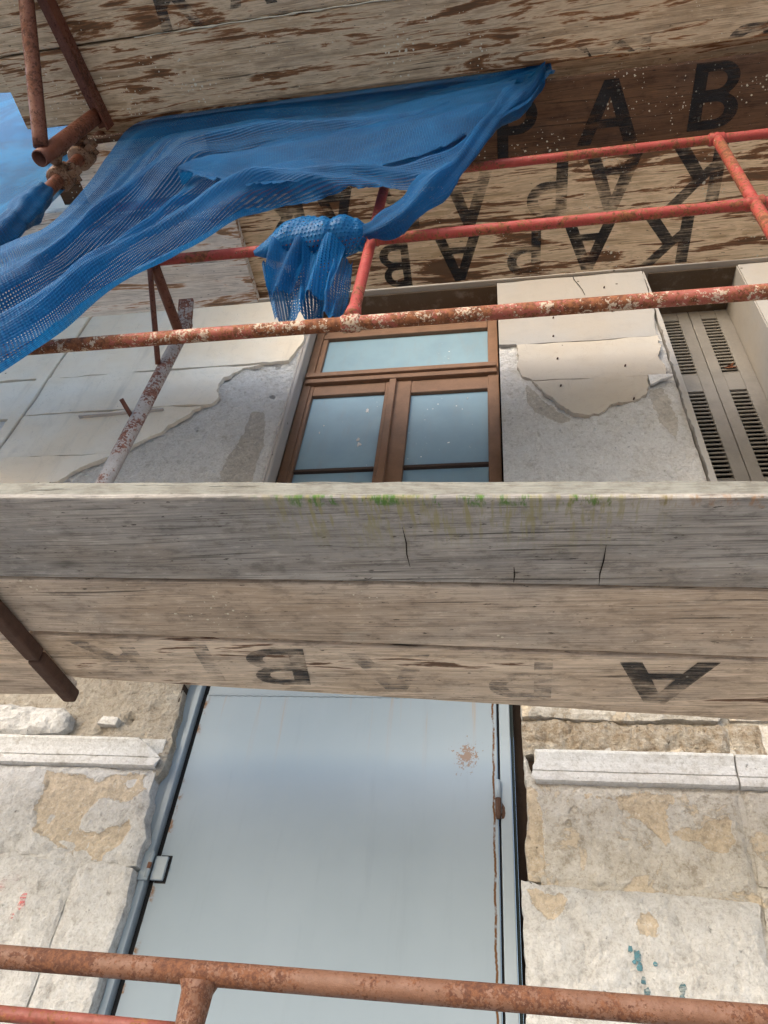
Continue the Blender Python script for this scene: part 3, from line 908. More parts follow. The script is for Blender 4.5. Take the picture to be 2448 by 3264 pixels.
v, f = join_vf(frame_box(-0.998, -0.955, 3.26, 5.19, YW, YW + 0.07), frame_box(-0.046, 0.006, 3.26, 5.19, YW, YW + 0.07),
               frame_box(-0.954, -0.047, 5.03, 5.19, YW + 0.02, YW + 0.07))
win = mesh_obj('window', v, f, 'win_wood', B)
mesh_obj('head_board', *frame_box(-0.954, -0.047, 4.988, 5.029, YW + 0.004, YW + 0.065), 'win_wood', win)
mesh_obj('transom', *join_vf(frame_box(-0.985, -0.003, 4.585, 4.618, YW - 0.032, YW + 0.05), frame_box(-0.985, -0.003, 4.5505, 4.5845, YW - 0.018, YW + 0.05),
                             frame_box(-0.975, -0.01, 4.619, 4.636, YW - 0.012, YW + 0.05)), 'win_wood', win)
mesh_obj('stile', *frame_box(-0.9545, -0.925, 4.637, 4.987, YW + 0.008, YW + 0.05), 'win_wood', win)
mesh_obj('stile', *frame_box(-0.0465, -0.029, 4.637, 4.987, YW + 0.008, YW + 0.05), 'win_dark', win)
for s, (gx0, gx1, sx0, sx1) in enumerate(((-0.936, -0.560, -0.9545, -0.514), (-0.428, -0.036, -0.511, -0.0465))):
    mesh_obj('sash_stile', *frame_box(sx0, gx0, 3.30, 4.549, YW + 0.004, YW + 0.045), 'win_wood', win)
    mesh_obj('sash_stile', *frame_box(gx1, sx1, 3.30, 4.549, YW + 0.004, YW + 0.045), 'win_wood', win)
    mesh_obj('sash_rail', *frame_box(gx0, gx1, 4.470 - 0.02 * s, 4.549, YW + 0.006, YW + 0.045), 'win_wood', win)
    mesh_obj('sash_rail', *frame_box(gx0, gx1, 3.30, 3.38, YW + 0.006, YW + 0.045), 'win_wood', win)
    mesh_obj('glazing_bar', *frame_box(gx0 + 0.001, gx1 - 0.001, 3.908, 3.924, YW + 0.008, YW + 0.03, 0.003), 'win_dark', win)
    mesh_obj('pane', *box_vf(gx0 + 0.0005, gx1 - 0.0005, YW + 0.026, YW + 0.031, 3.925, 4.469 - 0.02 * s), 'glass', win)
    mesh_obj('pane', *box_vf(gx0 + 0.0005, gx1 - 0.0005, YW + 0.026, YW + 0.031, 3.381, 3.907), 'glass', win)
mesh_obj('cover_strip', *frame_box(-0.540, -0.504, 3.30, 4.547, YW - 0.016, YW + 0.003), 'win_wood', win)
mesh_obj('pane', *box_vf(-0.9245, -0.0295, YW + 0.028, YW + 0.033, 4.6375, 4.9865), 'glass', win)
mesh_obj('sill', *frame_box(-0.998, 0.006, 3.20, 3.258, -0.02, YW + 0.06), 'greyish', win)

# --- louvred shutters
YS = 0.245
def shutter(x0, x1, lx0, lx1):
    zs = [(4.622, 5.112), (3.880, 4.487), (3.36, 3.83)]
    parts = [frame_box(x0, lx0, 3.27, 5.188, YS, YS + 0.035), frame_box(lx1, x1, 3.27, 5.188, YS, YS + 0.035)]
    edges = [5.188] + [q for z0, z1 in zs for q in (z1, z0)] + [3.27]
    for k in range(0, len(edges), 2):
        parts.append(frame_box(lx0, lx1, edges[k + 1], edges[k], YS + 0.002, YS + 0.033, 0.003))
    leaf = mesh_obj('shutter', *join_vf(*parts), 'shutter', B)
    me = None
    for z0, z1 in zs[:2] + zs[2:]:
        n = int((z1 - z0) / 0.0268)
        pitch = (z1 - z0) / n
        for i in range(n):
            zc = z0 + (i + 0.5) * pitch
            if me is None:
                sv, sf = box_vf(-(lx1 - lx0) / 2, (lx1 - lx0) / 2, -0.016, 0.016, -0.0038, 0.0038, 0.0015)
                rot = Matrix.Rotation(R(38), 4, 'X')
                sv = [tuple(rot @ Vector(q)) for q in sv]
                so = mesh_obj('slat', sv, sf, 'slat', leaf)
                me = so.data
            else:
                so = bpy.data.objects.new('slat', me)
                COL.objects.link(so)
                so.parent = leaf
            so.location = ((lx0 + lx1) / 2, YS + 0.017, zc)
            so.rotation_euler = (R(random.uniform(-4, 4)), R(random.uniform(-0.6, 0.6)), 0)
    return leaf

shutter(0.815, 1.031, 0.885, 0.972)
shutter(1.034, 1.233, 1.088, 1.166)
lv = [(1.10, YS - 0.004, 4.655), (1.13, YS - 0.012, 4.668), (1.155, YS - 0.004, 4.70), (1.145, YS - 0.001, 4.668), (1.165, YS - 0.006, 4.655), (1.125, YS - 0.002, 4.652)]
lf = mesh_obj('dry_leaf', lv, [(0, 1, 2, 3), (0, 3, 4, 5)], 'leaf', None, loc=(1.13, YS - 0.005, 4.66))
lf['label'] = 'small dry brown leaf caught in the louvres of the grey shutter'
lf['category'] = 'leaf'

# --- lower storey: mortar bed showing in the joints
relief('mortar_bed', jag([(-2.6, 0.0), (-1.070, 0.0), (-1.070, 2.55), (-2.6, 2.55)], 0.05, 0.0, 39), 0.003, 0.045, 'stone_white', B, res=0.03, amp=0.004, freq=9, seed=39)
relief('mortar_bed', jag([(0.070, 0.0), (2.0, 0.0), (2.0, 2.70), (0.070, 2.70)], 0.05, 0.0, 40), 0.002, 0.046, 'stone_beige', B, res=0.03, amp=0.004, freq=9, seed=40)
# --- lower storey, left of the door
LX = -2.5
relief('rubble_course', jag([(LX, 2.40), (-1.085, 2.40), (-1.050, 2.46), (-1.050, 2.543), (-1.064, 2.60), (-1.066, 2.68), (-1.076, 2.735), (-1.060, 2.80), (-1.05, 3.0), (LX, 3.0)], 0.012, 0.007, 41, fixed=(0, 8, 9)),
       0.004, 0.05, 'rubble', B, res=0.012, amp=0.009, freq=11, seed=41, edge=0.006, edge_w=0.02,
       pits=[(-1.22, 2.62, 0.02, 0.03), (-1.13, 2.66, 0.03, 0.012), (-1.30, 2.575, 0.02, 0.015)])
relief('stone_block', jag([(LX, 2.545), (-1.62, 2.543), (-1.435, 2.553), (-1.405, 2.575), (-1.405, 2.612), (-1.44, 2.638), (-1.70, 2.648), (LX, 2.648)], 0.012, 0.005, 42, fixed=(7,)),
       -0.045, 0.07, 'stone_white', B, res=0.011, amp=0.0150, freq=9, seed=42, edge=0.022, edge_w=0.03)
relief('mortar_chip', jag([(-1.315, 2.592), (-1.252, 2.588), (-1.250, 2.612), (-1.305, 2.618)], 0.008, 0.003, 43), -0.020, 0.03, 'white_mould', B, res=0.01, amp=0.003, freq=20, seed=43, edge=0.004, edge_w=0.01)
relief('stone_block', jag([(LX, 2.187), (-1.30, 2.190), (-1.16, 2.182), (-1.046, 2.178), (-1.041, 2.25), (-1.053, 2.305), (-1.060, 2.36), (-1.095, 2.424), (-1.075, 2.452), (LX, 2.452)], 0.010, 0.006, 44, fixed=(9,)),
       -0.008, 0.06, 'stone_white', B, res=0.010, amp=0.0071, freq=8, seed=44, edge=0.010, edge_w=0.025,
       peels=[[(-1.425, 2.434), (-1.352, 2.429), (-1.30, 2.422), (-1.244, 2.408), (-1.198, 2.430), (-1.123, 2.436), (-1.075, 2.425), (-1.087, 2.38), (-1.112, 2.344), (-1.150, 2.345), (-1.21, 2.355), (-1.25, 2.30), (-1.245, 2.262), (-1.184, 2.255), (-1.098, 2.30), (-1.085, 2.27), (-1.11, 2.23), (-1.154, 2.186), (-1.209, 2.181), (-1.261, 2.2), (-1.318, 2.23), (-1.39, 2.256), (-1.423, 2.326), (-1.408, 2.362)]],
       peel_d=0.007)
stone_l = relief('stone_block', jag([(LX, 1.52), (-1.213, 1.52), (-1.213, 2.172), (-1.30, 2.182), (LX, 2.184)], 0.012, 0.003, 45, fixed=(4,)), -0.006, 0.06, 'stone_white', B, res=0.013, amp=0.0092, freq=6, seed=45, edge=0.007, edge_w=0.02)
relief('stone_block', jag([(-1.208, 1.52), (-1.044, 1.52), (-1.046, 1.85), (-1.042, 1.98), (-1.040, 2.08), (-1.045, 2.168), (-1.10, 2.178), (-1.208, 2.172)], 0.010, 0.003, 46), -0.006, 0.06, 'stone_white', B, res=0.012, amp=0.0092, freq=7, seed=46, edge=0.007, edge_w=0.02)
for k in range(3):
    relief('stone_block', jag([(LX, 0.02 + 0.5 * k), (-1.03, 0.02 + 0.5 * k), (-1.03, 0.51 + 0.5 * k), (LX, 0.51 + 0.5 * k)], 0.04, 0.003, 47 + k), -0.006, 0.06, 'stone_white', B, res=0.035, amp=0.009, freq=6, seed=47 + k, edge=0.012, edge_w=0.03)


def moulding(x0, x1, zb, parent, broken=None, seed=0, broken_left=None):
    """run of plaster moulding: cavetto under a top lip, a groove and a flat band"""
    prof = [(0.02, 2.538), (-0.046, 2.5375), (-0.050, 2.534), (-0.049, 2.529), (-0.040, 2.520), (-0.031, 2.508), (-0.026, 2.494), (-0.0245, 2.483), (-0.018, 2.4815), (-0.018, 2.4785), (-0.026, 2.477), (-0.0275, 2.465), (-0.025, 2.455), (-0.012, 2.452), (0.02, 2.452)]
    n = max(8, int((x1 - x0) / 0.02))
    V, F = [], []
    for i in range(n + 1):
        for (y, z) in prof:
            x = x0 + (x1 - x0) * i / n
            if i == n and broken:
                x = float(np.interp(z, [p[0] for p in broken], [p[1] for p in broken])) + 0.006 * fr(z * 5, y * 5, 9, seed)
            elif i >= n - 3 and broken:
                xe = float(np.interp(z, [p[0] for p in broken], [p[1] for p in broken]))
                x = min(x, xe - 0.006 * (n - i))
            if broken_left and i < 4:
                xe = x0 + float(np.interp(z, [p[0] for p in broken_left], [p[1] for p in broken_left])) + 0.005 * fr(z * 5, y * 5, 9, seed + 3)
                x = max(x, xe + 0.006 * i)
            w = 0.0012 * fr(x, z, 5, seed) + 0.0008 * fr(x, z, 24, seed + 2)
            y = y * 0.62 - 0.006 if y < 0.01 else y
            V.append((x, y - w if y < 0.01 else y, z + 0.7 * w + zb - 2.4965 + (2.4965 - 2.4965)))
    m_ = len(prof)
    for i in range(n):
        for k in range(m_):
            a, b_ = i * m_ + k, i * m_ + (k + 1) % m_
            F.append((a, b_, b_ + m_, a + m_))
    F.append(tuple(range(m_)))
    F.append(tuple(n * m_ + k for k in range(m_)))
    return mesh_obj('moulding', V, F, 'white_mould', parent)

moulding(LX, -1.06, 2.4965, B, broken=[(2.45, -1.072), (2.478, -1.058), (2.50, -1.085), (2.52, -1.115), (2.538, -1.150)], seed=51)

# --- lower storey, right of the door
RX = 1.9
relief('stone_block', jag([(0.041, 2.634), (0.15, 2.632), (0.308, 2.628), (0.45, 2.636), (0.585, 2.630), (0.594, 2.645), (0.612, 2.664), (0.614, 3.0), (0.040, 3.0)], 0.010, 0.005, 61, fixed=(6, 7)),
       -0.030, 0.08, 'stone_beige', B, res=0.012, amp=0.0061, freq=7, seed=61, edge=0.010, edge_w=0.02)
relief('stone_block', jag([(0.622, 2.640), (RX, 2.636), (RX, 3.0), (0.622, 3.0)], 0.02, 0.003, 62, fixed=(1, 2)), -0.018, 0.06, 'stone_beige', B, res=0.02, amp=0.004, freq=7, seed=62, edge=0.008, edge_w=0.02)
def undercut(x, z):
    return 0.020 * max(0.0, min(1.0, (2.585 - z) / 0.05)) - 0.012 * max(0.0, fr(x, z, 16, 6.6))
relief('stone_block', jag([(0.041, 2.532), (0.607, 2.532), (0.607, 2.625), (0.30, 2.624), (0.041, 2.629)], 0.010, 0.004, 63), -0.018, 0.07, 'stone_porous', B, res=0.0085, amp=0.014, freq=16, seed=63, edge=0.010, edge_w=0.02, extra=undercut)
relief('stone_block', jag([(0.616, 2.532), (0.700, 2.532), (0.700, 2.634), (0.616, 2.634)], 0.010, 0.003, 64), -0.004, 0.06, 'stone_porous', B, res=0.010, amp=0.006, freq=14, seed=64, edge=0.008, edge_w=0.02)
relief('stone_block', jag([(0.708, 2.532), (RX, 2.532), (RX, 2.630), (0.708, 2.630)], 0.012, 0.003, 65), -0.008, 0.06, 'stone_beige', B, res=0.014, amp=0.006, freq=14, seed=65, edge=0.008, edge_w=0.02)
moulding(0.045, 0.600, 2.4890, B, seed=66, broken_left=[(2.45, 0.030), (2.465, 0.012), (2.48, 0.018), (2.50, 0.022), (2.52, 0.036), (2.538, 0.030)])
moulding(0.605, RX, 2.4875, B, seed=67)
relief('stone_block', jag([(0.040, 2.196), (0.12, 2.188), (0.30, 2.188), (0.585, 2.186), (0.596, 2.30), (0.602, 2.440), (0.085, 2.444), (0.062, 2.48), (0.042, 2.53), (0.041, 2.43), (0.046, 2.36), (0.036, 2.29)], 0.010, 0.005, 68),
       -0.006, 0.06, 'stone_beige', B, res=0.010, amp=0.0082, freq=8, seed=68, edge=0.010, edge_w=0.025,
       peels=[[(0.202, 2.412), (0.311, 2.415), (0.349, 2.429), (0.433, 2.428), (0.435, 2.407), (0.408, 2.387), (0.39, 2.298), (0.358, 2.331), (0.338, 2.354), (0.292, 2.358), (0.279, 2.40)],
              [(0.554, 2.366), (0.562, 2.328), (0.571, 2.305), (0.539, 2.276), (0.5, 2.274), (0.467, 2.301), (0.414, 2.322), (0.439, 2.334), (0.486, 2.339), (0.501, 2.358)],
              [(0.04, 2.44), (0.075, 2.42), (0.085, 2.30), (0.08, 2.22), (0.04, 2.20)]], peel_d=0.004,
       pits=[(0.165, 2.37, 0.012, 0.02), (0.15, 2.34, 0.008, 0.015)])
relief('stone_block', jag([(0.592, 2.205), (RX, 2.200), (RX, 2.440), (0.612, 2.440), (0.604, 2.30)], 0.010, 0.004, 69, fixed=(1,)), -0.010, 0.06, 'stone_beige', B, res=0.013, amp=0.0061, freq=8, seed=69, edge=0.010, edge_w=0.025)
stone_r = relief('stone_block', jag([(0.019, 1.52), (0.560, 1.52), (0.570, 2.05), (0.580, 2.165), (0.36, 2.176), (0.116, 2.176), (0.019, 2.188), (0.022, 2.085)], 0.010, 0.005, 70), -0.018, 0.07, 'stone_white', B, res=0.011, amp=0.0092, freq=8, seed=70, edge=0.009, edge_w=0.03,
       peels=[[(0.04, 2.16), (0.12, 2.165), (0.14, 2.12), (0.08, 2.10), (0.05, 2.12)], [(0.30, 2.12), (0.34, 2.13), (0.33, 2.08), (0.29, 2.085)]])
relief('stone_block', jag([(0.572, 1.52), (RX, 1.52), (RX, 2.192), (0.594, 2.192), (0.584, 2.05)], 0.012, 0.004, 71, fixed=(1,)), -0.010, 0.06, 'stone_beige', B, res=0.016, amp=0.0082, freq=8, seed=71, edge=0.010, edge_w=0.03)
for k in range(3):
    relief('stone_block', jag([(0.02, 0.02 + 0.5 * k), (RX, 0.02 + 0.5 * k), (RX, 0.51 + 0.5 * k), (0.02, 0.51 + 0.5 * k)], 0.04, 0.003, 72 + k), -0.010, 0.06, 'stone_white', B, res=0.04, amp=0.009, freq=6, seed=72 + k, edge=0.012, edge_w=0.03)
# flecks of old spray paint
def surface_y(o, x, z):
    co = SURF.setdefault(o.name, np.array([w.co for w in o.data.vertices]))
    k = np.argsort((co[:, 0] - x) ** 2 + (co[:, 2] - z) ** 2)[:4]
    return float(co[k, 1].min())
SURF = {}
def fleck(x, z, r, mat, o):
    pts = [(x + r * (0.6 + 0.8 * random.random()) * math.cos(a), z + 1.4 * r * (0.6 + 0.8 * random.random()) * math.sin(a)) for a in [k * math.pi / 4 for k in range(8)]]
    yy = [surface_y(o, *p) - 0.0012 for p in pts]
    mesh_obj('paint_fleck', [(p[0], q, p[1]) for p, q in zip(pts, yy)] + [(p[0], q + 0.004, p[1]) for p, q in zip(pts, yy)], [tuple(range(8))] + [(k, (k + 1) % 8, 8 + (k + 1) % 8, 8 + k) for k in range(8)], mat, B)
random.seed(3)
for (x, z, r) in ((0.266, 2.047, 0.006), (0.280, 2.036, 0.008), (0.272, 2.022, 0.004), (0.283, 2.012, 0.006), (0.287, 1.985, 0.006), (0.291, 1.965, 0.007), (0.318, 2.02, 0.004), (0.371, 1.976, 0.008), (0.366, 1.958, 0.006), (0.344, 1.950, 0.007), (0.350, 1.938, 0.005), (0.379, 1.935, 0.006), (0.300, 1.948, 0.004)):
    fleck(x, z, r, 'spray_blue', stone_r)
for (x, z, r) in ((-1.413, 2.107, 0.010), (-1.396, 2.118, 0.010), (-1.379, 2.126, 0.009), (-1.36, 2.10, 0.005), (-1.333, 2.075, 0.010), (-1.330, 2.058, 0.009), (-1.346, 2.030, 0.008)):
    fleck(x, z, r, 'spray_red', stone_l)

# --- steel door
YD = 0.06
door = mesh_obj('door', *box_vf(-1.004, -0.036, YD, YD + 0.03, 0.03, 2.742, 0.003), 'door', B)
mesh_obj('door_frame', *box_vf(-1.072, -1.022, YD - 0.012, YD + 0.05, 0.0, 2.80, 0.003), 'door_frame', door)
mesh_obj('frame_bead', *box_vf(-1.042, -1.0225, YD - 0.018, YD - 0.0125, 0.0, 2.80, 0.002), 'door_frame', door)
mesh_obj('seal', *box_vf(-1.0215, -1.0045, YD + 0.012, YD + 0.04, 0.0, 2.80), 'gap', door)
mesh_obj('door_frame', *box_vf(-0.0285, 0.004, YD - 0.010, YD + 0.05, 0.0, 2.80, 0.003), 'door_frame', door)
mesh_obj('seal', *box_vf(-0.0355, -0.029, YD + 0.014, YD + 0.04, 0.0, 2.80), 'gap', door)
mesh_obj('frame_edge', *box_vf(0.0045, 0.0135, YD + 0.004, YD + 0.05, 0.0, 2.80), 'green_edge', door)
mesh_obj('door_frame', *box_vf(-1.0035, -0.0365, YD + 0.004, YD + 0.05, 2.744, 2.80, 0.002), 'door_frame', door)
mesh_obj('old_jamb', *box_vf(0.0145, 0.0745, YD + 0.055, YD + 0.12, 0.0, 2.80), 'dark_wood', door)
mesh_obj('old_jamb', *box_vf(-1.0748, -1.0725, YD - 0.05, YD + 0.12, 0.0, 2.80), 'dark_wood', door)
# weld bead along the top of the sheet
wp = [(-1.0 + 0.0095 * k, YD - 0.001, 2.739 + 0.0012 * math.sin(k * 2.1)) for k in range(72)]
mesh_obj('weld_bead', *tube_vf(wp, [0.0022 + 0.0018 * abs(math.sin(k * 1.7) * math.sin(k * .63)) for k in range(72)], 8), 'door_frame', door, smooth=True)
# lock keep on the left: slotted plate, cut-out and pin
mesh_obj('lock_cutout', *box_vf(-1.000, -0.967, YD - 0.0022, YD - 0.0002, 2.150, 2.224), 'gap', door)
mesh_obj('lock_plate', *box_vf(-1.012, -0.973, YD - 0.014, YD - 0.003, 2.155, 2.219, 0.003), 'door_frame', door)
mesh_obj('lock_plate', *box_vf(-1.044, -1.013, YD - 0.026, YD - 0.019, 2.150, 2.228, 0.003), 'door_frame', door)
mesh_obj('lock_pin', *tube_vf([(-1.018, YD - 0.024, 2.158), (-1.018, YD - 0.024, 2.222)], 0.007, 14), 'door_frame', door, smooth=True)
mesh_obj('lock_rust', *tube_vf([(-1.0165, YD - 0.027, 2.180), (-1.0165, YD - 0.027, 2.196)], 0.0062, 10), 'orange_rust', door, smooth=True)
# hinge barrel on the right
mesh_obj('hinge', *tube_vf([(-0.0355, YD - 0.016, 2.418), (-0.0355, YD - 0.016, 2.466), (-0.0355, YD - 0.016, 2.470)], [0.0095, 0.0095, 0.006], 16), 'door_frame', door, smooth=True)
mesh_obj('hinge', *tube_vf([(-0.0355, YD - 0.016, 2.360), (-0.0355, YD - 0.016, 2.372), (-0.0355, YD - 0.016, 2.417)], [0.006, 0.0085, 0.0085], 16), 'rust_flat', door, smooth=True)
rp = [(-0.026, 2.408), (-0.021, 2.404), (-0.016, 2.392), (-0.016, 2.378), (-0.021, 2.364), (-0.026, 2.362)]
relief('hinge_rust', jag(rp, 0.003, 0.003, 81), YD - 0.0115, 0.001, 'rust_flat', door, res=0.006, amp=0.0005, freq=40, seed=81)


# nails left in the pier plaster, a hairline crack, splashes of lime on the panes
NAILS = [(0.556, 5.055), (0.568, 4.822), (0.282, 4.802), (0.27, 4.638), (0.567, 4.362), (0.276, 4.45), (0.275, 4.241), (0.57, 4.12)]
for k, (x, z) in enumerate(NAILS):
    v, f = tube_vf([(x, -0.013, z), (x + 0.002, -0.022, z + 0.001), (x + 0.002, -0.024, z + 0.001)], [0.0035, 0.0042, 0.003], 8)
    mesh_obj('nail', v, f, 'rust_flat', B)
def crack(pts, w, y):
    n = len(pts)
    V = []
    for i, (x, z) in enumerate(pts):
        k = w * (0.35 + 0.65 * math.sin(math.pi * (i + 0.3) / n))
        V += [(x - k, y, z), (x + k, y, z)]
    mesh_obj('crack', V, [(2 * i, 2 * i + 1, 2 * i + 3, 2 * i + 2) for i in range(n - 1)], 'saw', B)
crack([(0.412, 5.197), (0.416, 5.154), (0.433, 5.103), (0.446, 5.054), (0.455, 4.994)], 0.0022, -0.0185)
random.seed(21)
for x, z, r in [(-0.64, 4.345, 0.01), (-0.653, 4.097, 0.012), (-0.661, 4.131, 0.007), (-0.859, 4.196, 0.004), (-0.844, 4.247, 0.003), (-0.148, 4.403, 0.003)]:
    pts = [(x + r * (0.35 + 0.9 * random.random()) * math.cos(a), z + 2.0 * r * (0.35 + 0.9 * random.random()) * math.sin(a)) for a in [k * math.pi / 5 for k in range(10)]]
    V = [(p[0], YW + 0.0235, p[1]) for p in pts] + [(p[0], YW + 0.0255, p[1]) for p in pts]
    mesh_obj('lime_splash', V, [tuple(range(10))] + [(k, (k + 1) % 10, 10 + (k + 1) % 10, 10 + k) for k in range(10)], 'white_mould', win)

# ------------------------------------------------------------------ lettering
def arc(cx, cy, rx, ry, a0, a1, n=12):
    return [(cx + rx * math.cos(R(a0 + (a1 - a0) * i / n)), cy + ry * math.sin(R(a0 + (a1 - a0) * i / n))) for i in range(n + 1)]

GLYPH = {   # outline then holes, in a box about 0.7 wide and 1 high
    'A': [[(0.0, 0.0), (0.17, 0.0), (0.245, 0.26), (0.505, 0.26), (0.58, 0.0), (0.75, 0.0), (0.46, 1.0), (0.29, 1.0)], [(0.285, 0.40), (0.465, 0.40), (0.375, 0.74)]],
    'K': [[(0.0, 0.0), (0.17, 0.0), (0.17, 0.33), (0.27, 0.45), (0.52, 0.0), (0.72, 0.0), (0.385, 0.59), (0.70, 1.0), (0.50, 1.0), (0.17, 0.55), (0.17, 1.0), (0.0, 1.0)]],
    'P': [[(0.0, 0.0), (0.17, 0.0), (0.17, 0.38), (0.30, 0.38)] + arc(0.32, 0.69, 0.29, 0.31, -88, 88) + [(0.0, 1.0)],
          [(0.17, 0.53)] + arc(0.30, 0.69, 0.14, 0.16, -85, 85) + [(0.17, 0.85)]],
    'B': [[(0.0, 0.0), (0.30, 0.0)] + arc(0.34, 0.275, 0.30, 0.275, -85, 62) + arc(0.32, 0.745, 0.27, 0.255, -50, 86) + [(0.0, 1.0)],
          [(0.17, 0.15)] + arc(0.32, 0.285, 0.14, 0.135, -85, 85) + [(0.17, 0.42)], [(0.17, 0.60)] + arc(0.31, 0.73, 0.12, 0.13, -85, 85) + [(0.17, 0.86)]],
    'I': [[(0.0, 0.0), (0.16, 0.0), (0.16, 1.0), (0.0, 1.0)]],
}


def letter(ch, plank, xc, yc, h, w, flip, z, mat='paint_black', clip=None, skew=0.0):
    """black stencil letter on the underside of a plank, centred at (xc, yc)"""
    loops = GLYPH[ch]
    xs = [p[0] for p in loops[0]]
    mx = (min(xs) + max(xs)) / 2
    sw = w / (max(xs) - min(xs))
    polys = []
    for lp in loops:
        q = []
        for (a, b_) in lp:
            u, v_ = (a - mx) * sw + skew * (b_ - 0.5) * h, (b_ - 0.5) * h
            x, y = (xc - u, yc + v_) if flip else (xc + u, yc - v_)
            if clip:
                y = min(max(y, clip[0]), clip[1])
            q.append(Vector((x, y, 0)))
        polys.append(q)
    tris = tessellate_polygon(polys)
    allp = [p for q in polys for p in q]
    V = [(p.x, p.y, z) for p in allp]
    return mesh_obj('stencil_letter', V, [tuple(t) for t in tris], mat, plank)


# ------------------------------------------------------------------ planks
def plank(name, x0, x1, yo0, yi0, yo1, yi1, z, th, mat, label, group=None, seed=0.0, bow=0.003, cham=0.006, drop=0.0):
    """sawn scaffold plank; outer/inner edge lines run from x0 to x1, underside at z"""
    loc = Vector(((x0 + x1) / 2, (yo0 + yi0 + yo1 + yi1) / 4, z))
    n = int((x1 - x0) / 0.04)
    V, F = [], []
    for i in range(n + 1):
        t = i / n
        x = x0 + (x1 - x0) * t
        yo, yi = yo0 + (yo1 - yo0) * t, yi0 + (yi1 - yi0) * t
        e1 = 0.0014 * fr(x, 0, 3, seed) + 0.0010 * fr(x, 0, 17, seed + 1)
        e2 = 0.0014 * fr(x, 5, 3, seed + 3) + 0.0010 * fr(x, 3, 17, seed + 4)
        dz = bow * fr(x, 0, 0.9, seed + 7, 2) + drop * t
        c = cham * (0.7 + 0.6 * abs(fr(x, 1, 6, seed + 8)))
        cup = 0.0012
        e = 0.004 if i in (0, n) else 0.0
        ring = [(yo + e1 + c + e, dz), ((yo + yi) / 2, dz + cup), (yi + e2 - c - e, dz), (yi + e2 - 0.3 * c - e, dz + 0.3 * c), (yi + e2 - e, dz + c), (yi + e2 - e, dz + th - c), (yi + e2 - c - e, dz + th),
                (yo + e1 + c + e, dz + th), (yo + e1 + e, dz + th - c), (yo + e1 + e, dz + c), (yo + e1 + 0.3 * c + e, dz + 0.3 * c)]
        for (y, zz) in ring:
            V.append((x, y, z + zz))
    m_ = 11
    for i in range(n):
        for k in range(m_):
            a, b_ = i * m_ + k, i * m_ + (k + 1) % m_
            F.append((a, b_, b_ + m_, a + m_))
    F.append(tuple(range(m_)))
    F.append(tuple(n * m_ + k for k in range(m_)))
    o = mesh_obj(name, V, F, mat, None, loc=loc)
    o['label'] = label
    o['category'] = 'plank'
    if group:
        o['group'] = group
    return o


def line_y(x, xa, ya, xb, yb):
    return ya + (yb - ya) * (x - xa) / (xb - xa)

ZL, ZU, TH = 2.5, 4.5, 0.046
GL, GU = 'planks of the lower scaffold deck', 'planks of the upper scaffold deck'
xa, xb = -3.2, 1.9
def ly(a, b):
    return line_y(xa, *a, *b), line_y(xb, *a, *b)
o_l = ly((-0.967, -1.133), (0.446, -1.065))
s1 = ly((-1.115, -0.879), (0.506, -0.802))
s2 = ly((-1.166, -0.661), (0.564, -0.549))
in_ = ly((-1.124, -0.450), (0.627, -0.273))
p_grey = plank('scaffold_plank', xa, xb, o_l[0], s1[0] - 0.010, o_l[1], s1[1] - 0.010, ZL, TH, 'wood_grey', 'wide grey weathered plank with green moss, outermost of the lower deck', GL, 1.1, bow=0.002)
p_mid = plank('scaffold_plank', xa, xb, s1[0] + 0.003, s2[0] - 0.009, s1[1] + 0.003, s2[1] - 0.009, ZL + 0.003, TH, 'wood_tan', 'plain tan plank without lettering, middle of the lower deck', GL, 2.2, bow=0.002)
xa2 = -1.160
def ly2(a, b):
    return line_y(xa2, *a, *b), line_y(xb, *a, *b)
s2b, in_b = ly2((-1.166, -0.661), (0.564, -0.549)), ly2((-1.124, -0.450), (0.627, -0.273))
p_in = plank('scaffold_plank', xa2, xb, s2b[0] + 0.004, in_b[0], s2b[1] + 0.004, in_b[1], ZL + 0.001, TH, 'wood_inner', 'pale tan plank with faded black letters, innermost of the lower deck above the door', GL, 3.3, bow=0.002)
p_left = plank('scaffold_plank', -3.6, -1.186, -0.60, -0.345, -0.640, -0.367, 2.4985, 0.036, 'wood_inner', 'short plank end tucked behind the dark rusty bar at the left of the lower deck', GL, 4.4, bow=0.001)

# splits across the grey plank
def split(pl, pts, w, z):
    n = len(pts)
    V = []
    for i, (x, y) in enumerate(pts):
        k = w * math.sin(math.pi * (i + 0.25) / (n - 0.5))
        V += [(x - k, y, z), (x + k, y, z)]
    F = [(2 * i, 2 * i + 1, 2 * i + 3, 2 * i + 2) for i in range(n - 1)]
    mesh_obj('split', V, F, 'saw', pl)
zg = ZL - 0.0026
split(p_grey, [(-0.186, -1.02), (-0.184, -0.975), (-0.187, -0.94), (-0.185, -0.90)], 0.0015, zg)
split(p_grey, [(0.020, -0.895), (0.021, -0.87), (0.019, -0.845)], 0.0016, zg)
split(p_grey, [(0.190, -0.955), (0.189, -0.91), (0.185, -0.87), (0.186, -0.83)], 0.0014, zg)
split(p_grey, [(0.530, -0.94), (0.515, -0.90), (0.500, -0.855)], 0.0014, zg)

zl = ZL - 0.0008
for ch, x, y, h, w, mt, sk in (('A', 0.356, -0.452, 0.185, 0.215, 'paint_black', 0.05), ('P', 0.030, -0.470, 0.185, 0.15, 'paint_ghost', 0.0), ('A', -0.275, -0.490, 0.175, 0.20, 'paint_ghost', 0.0), ('B', -0.560, -0.515, 0.165, 0.15, 'paint_black', 0.1), ('I', -0.735, -0.530, 0.17, 0.04, 'paint_ghost', 0.0), ('K', -0.990, -0.555, 0.160, 0.17, 'paint_ghost', 0.0)):
    letter(ch, p_in, x, y, h, w, True, zl, mt, skew=sk)

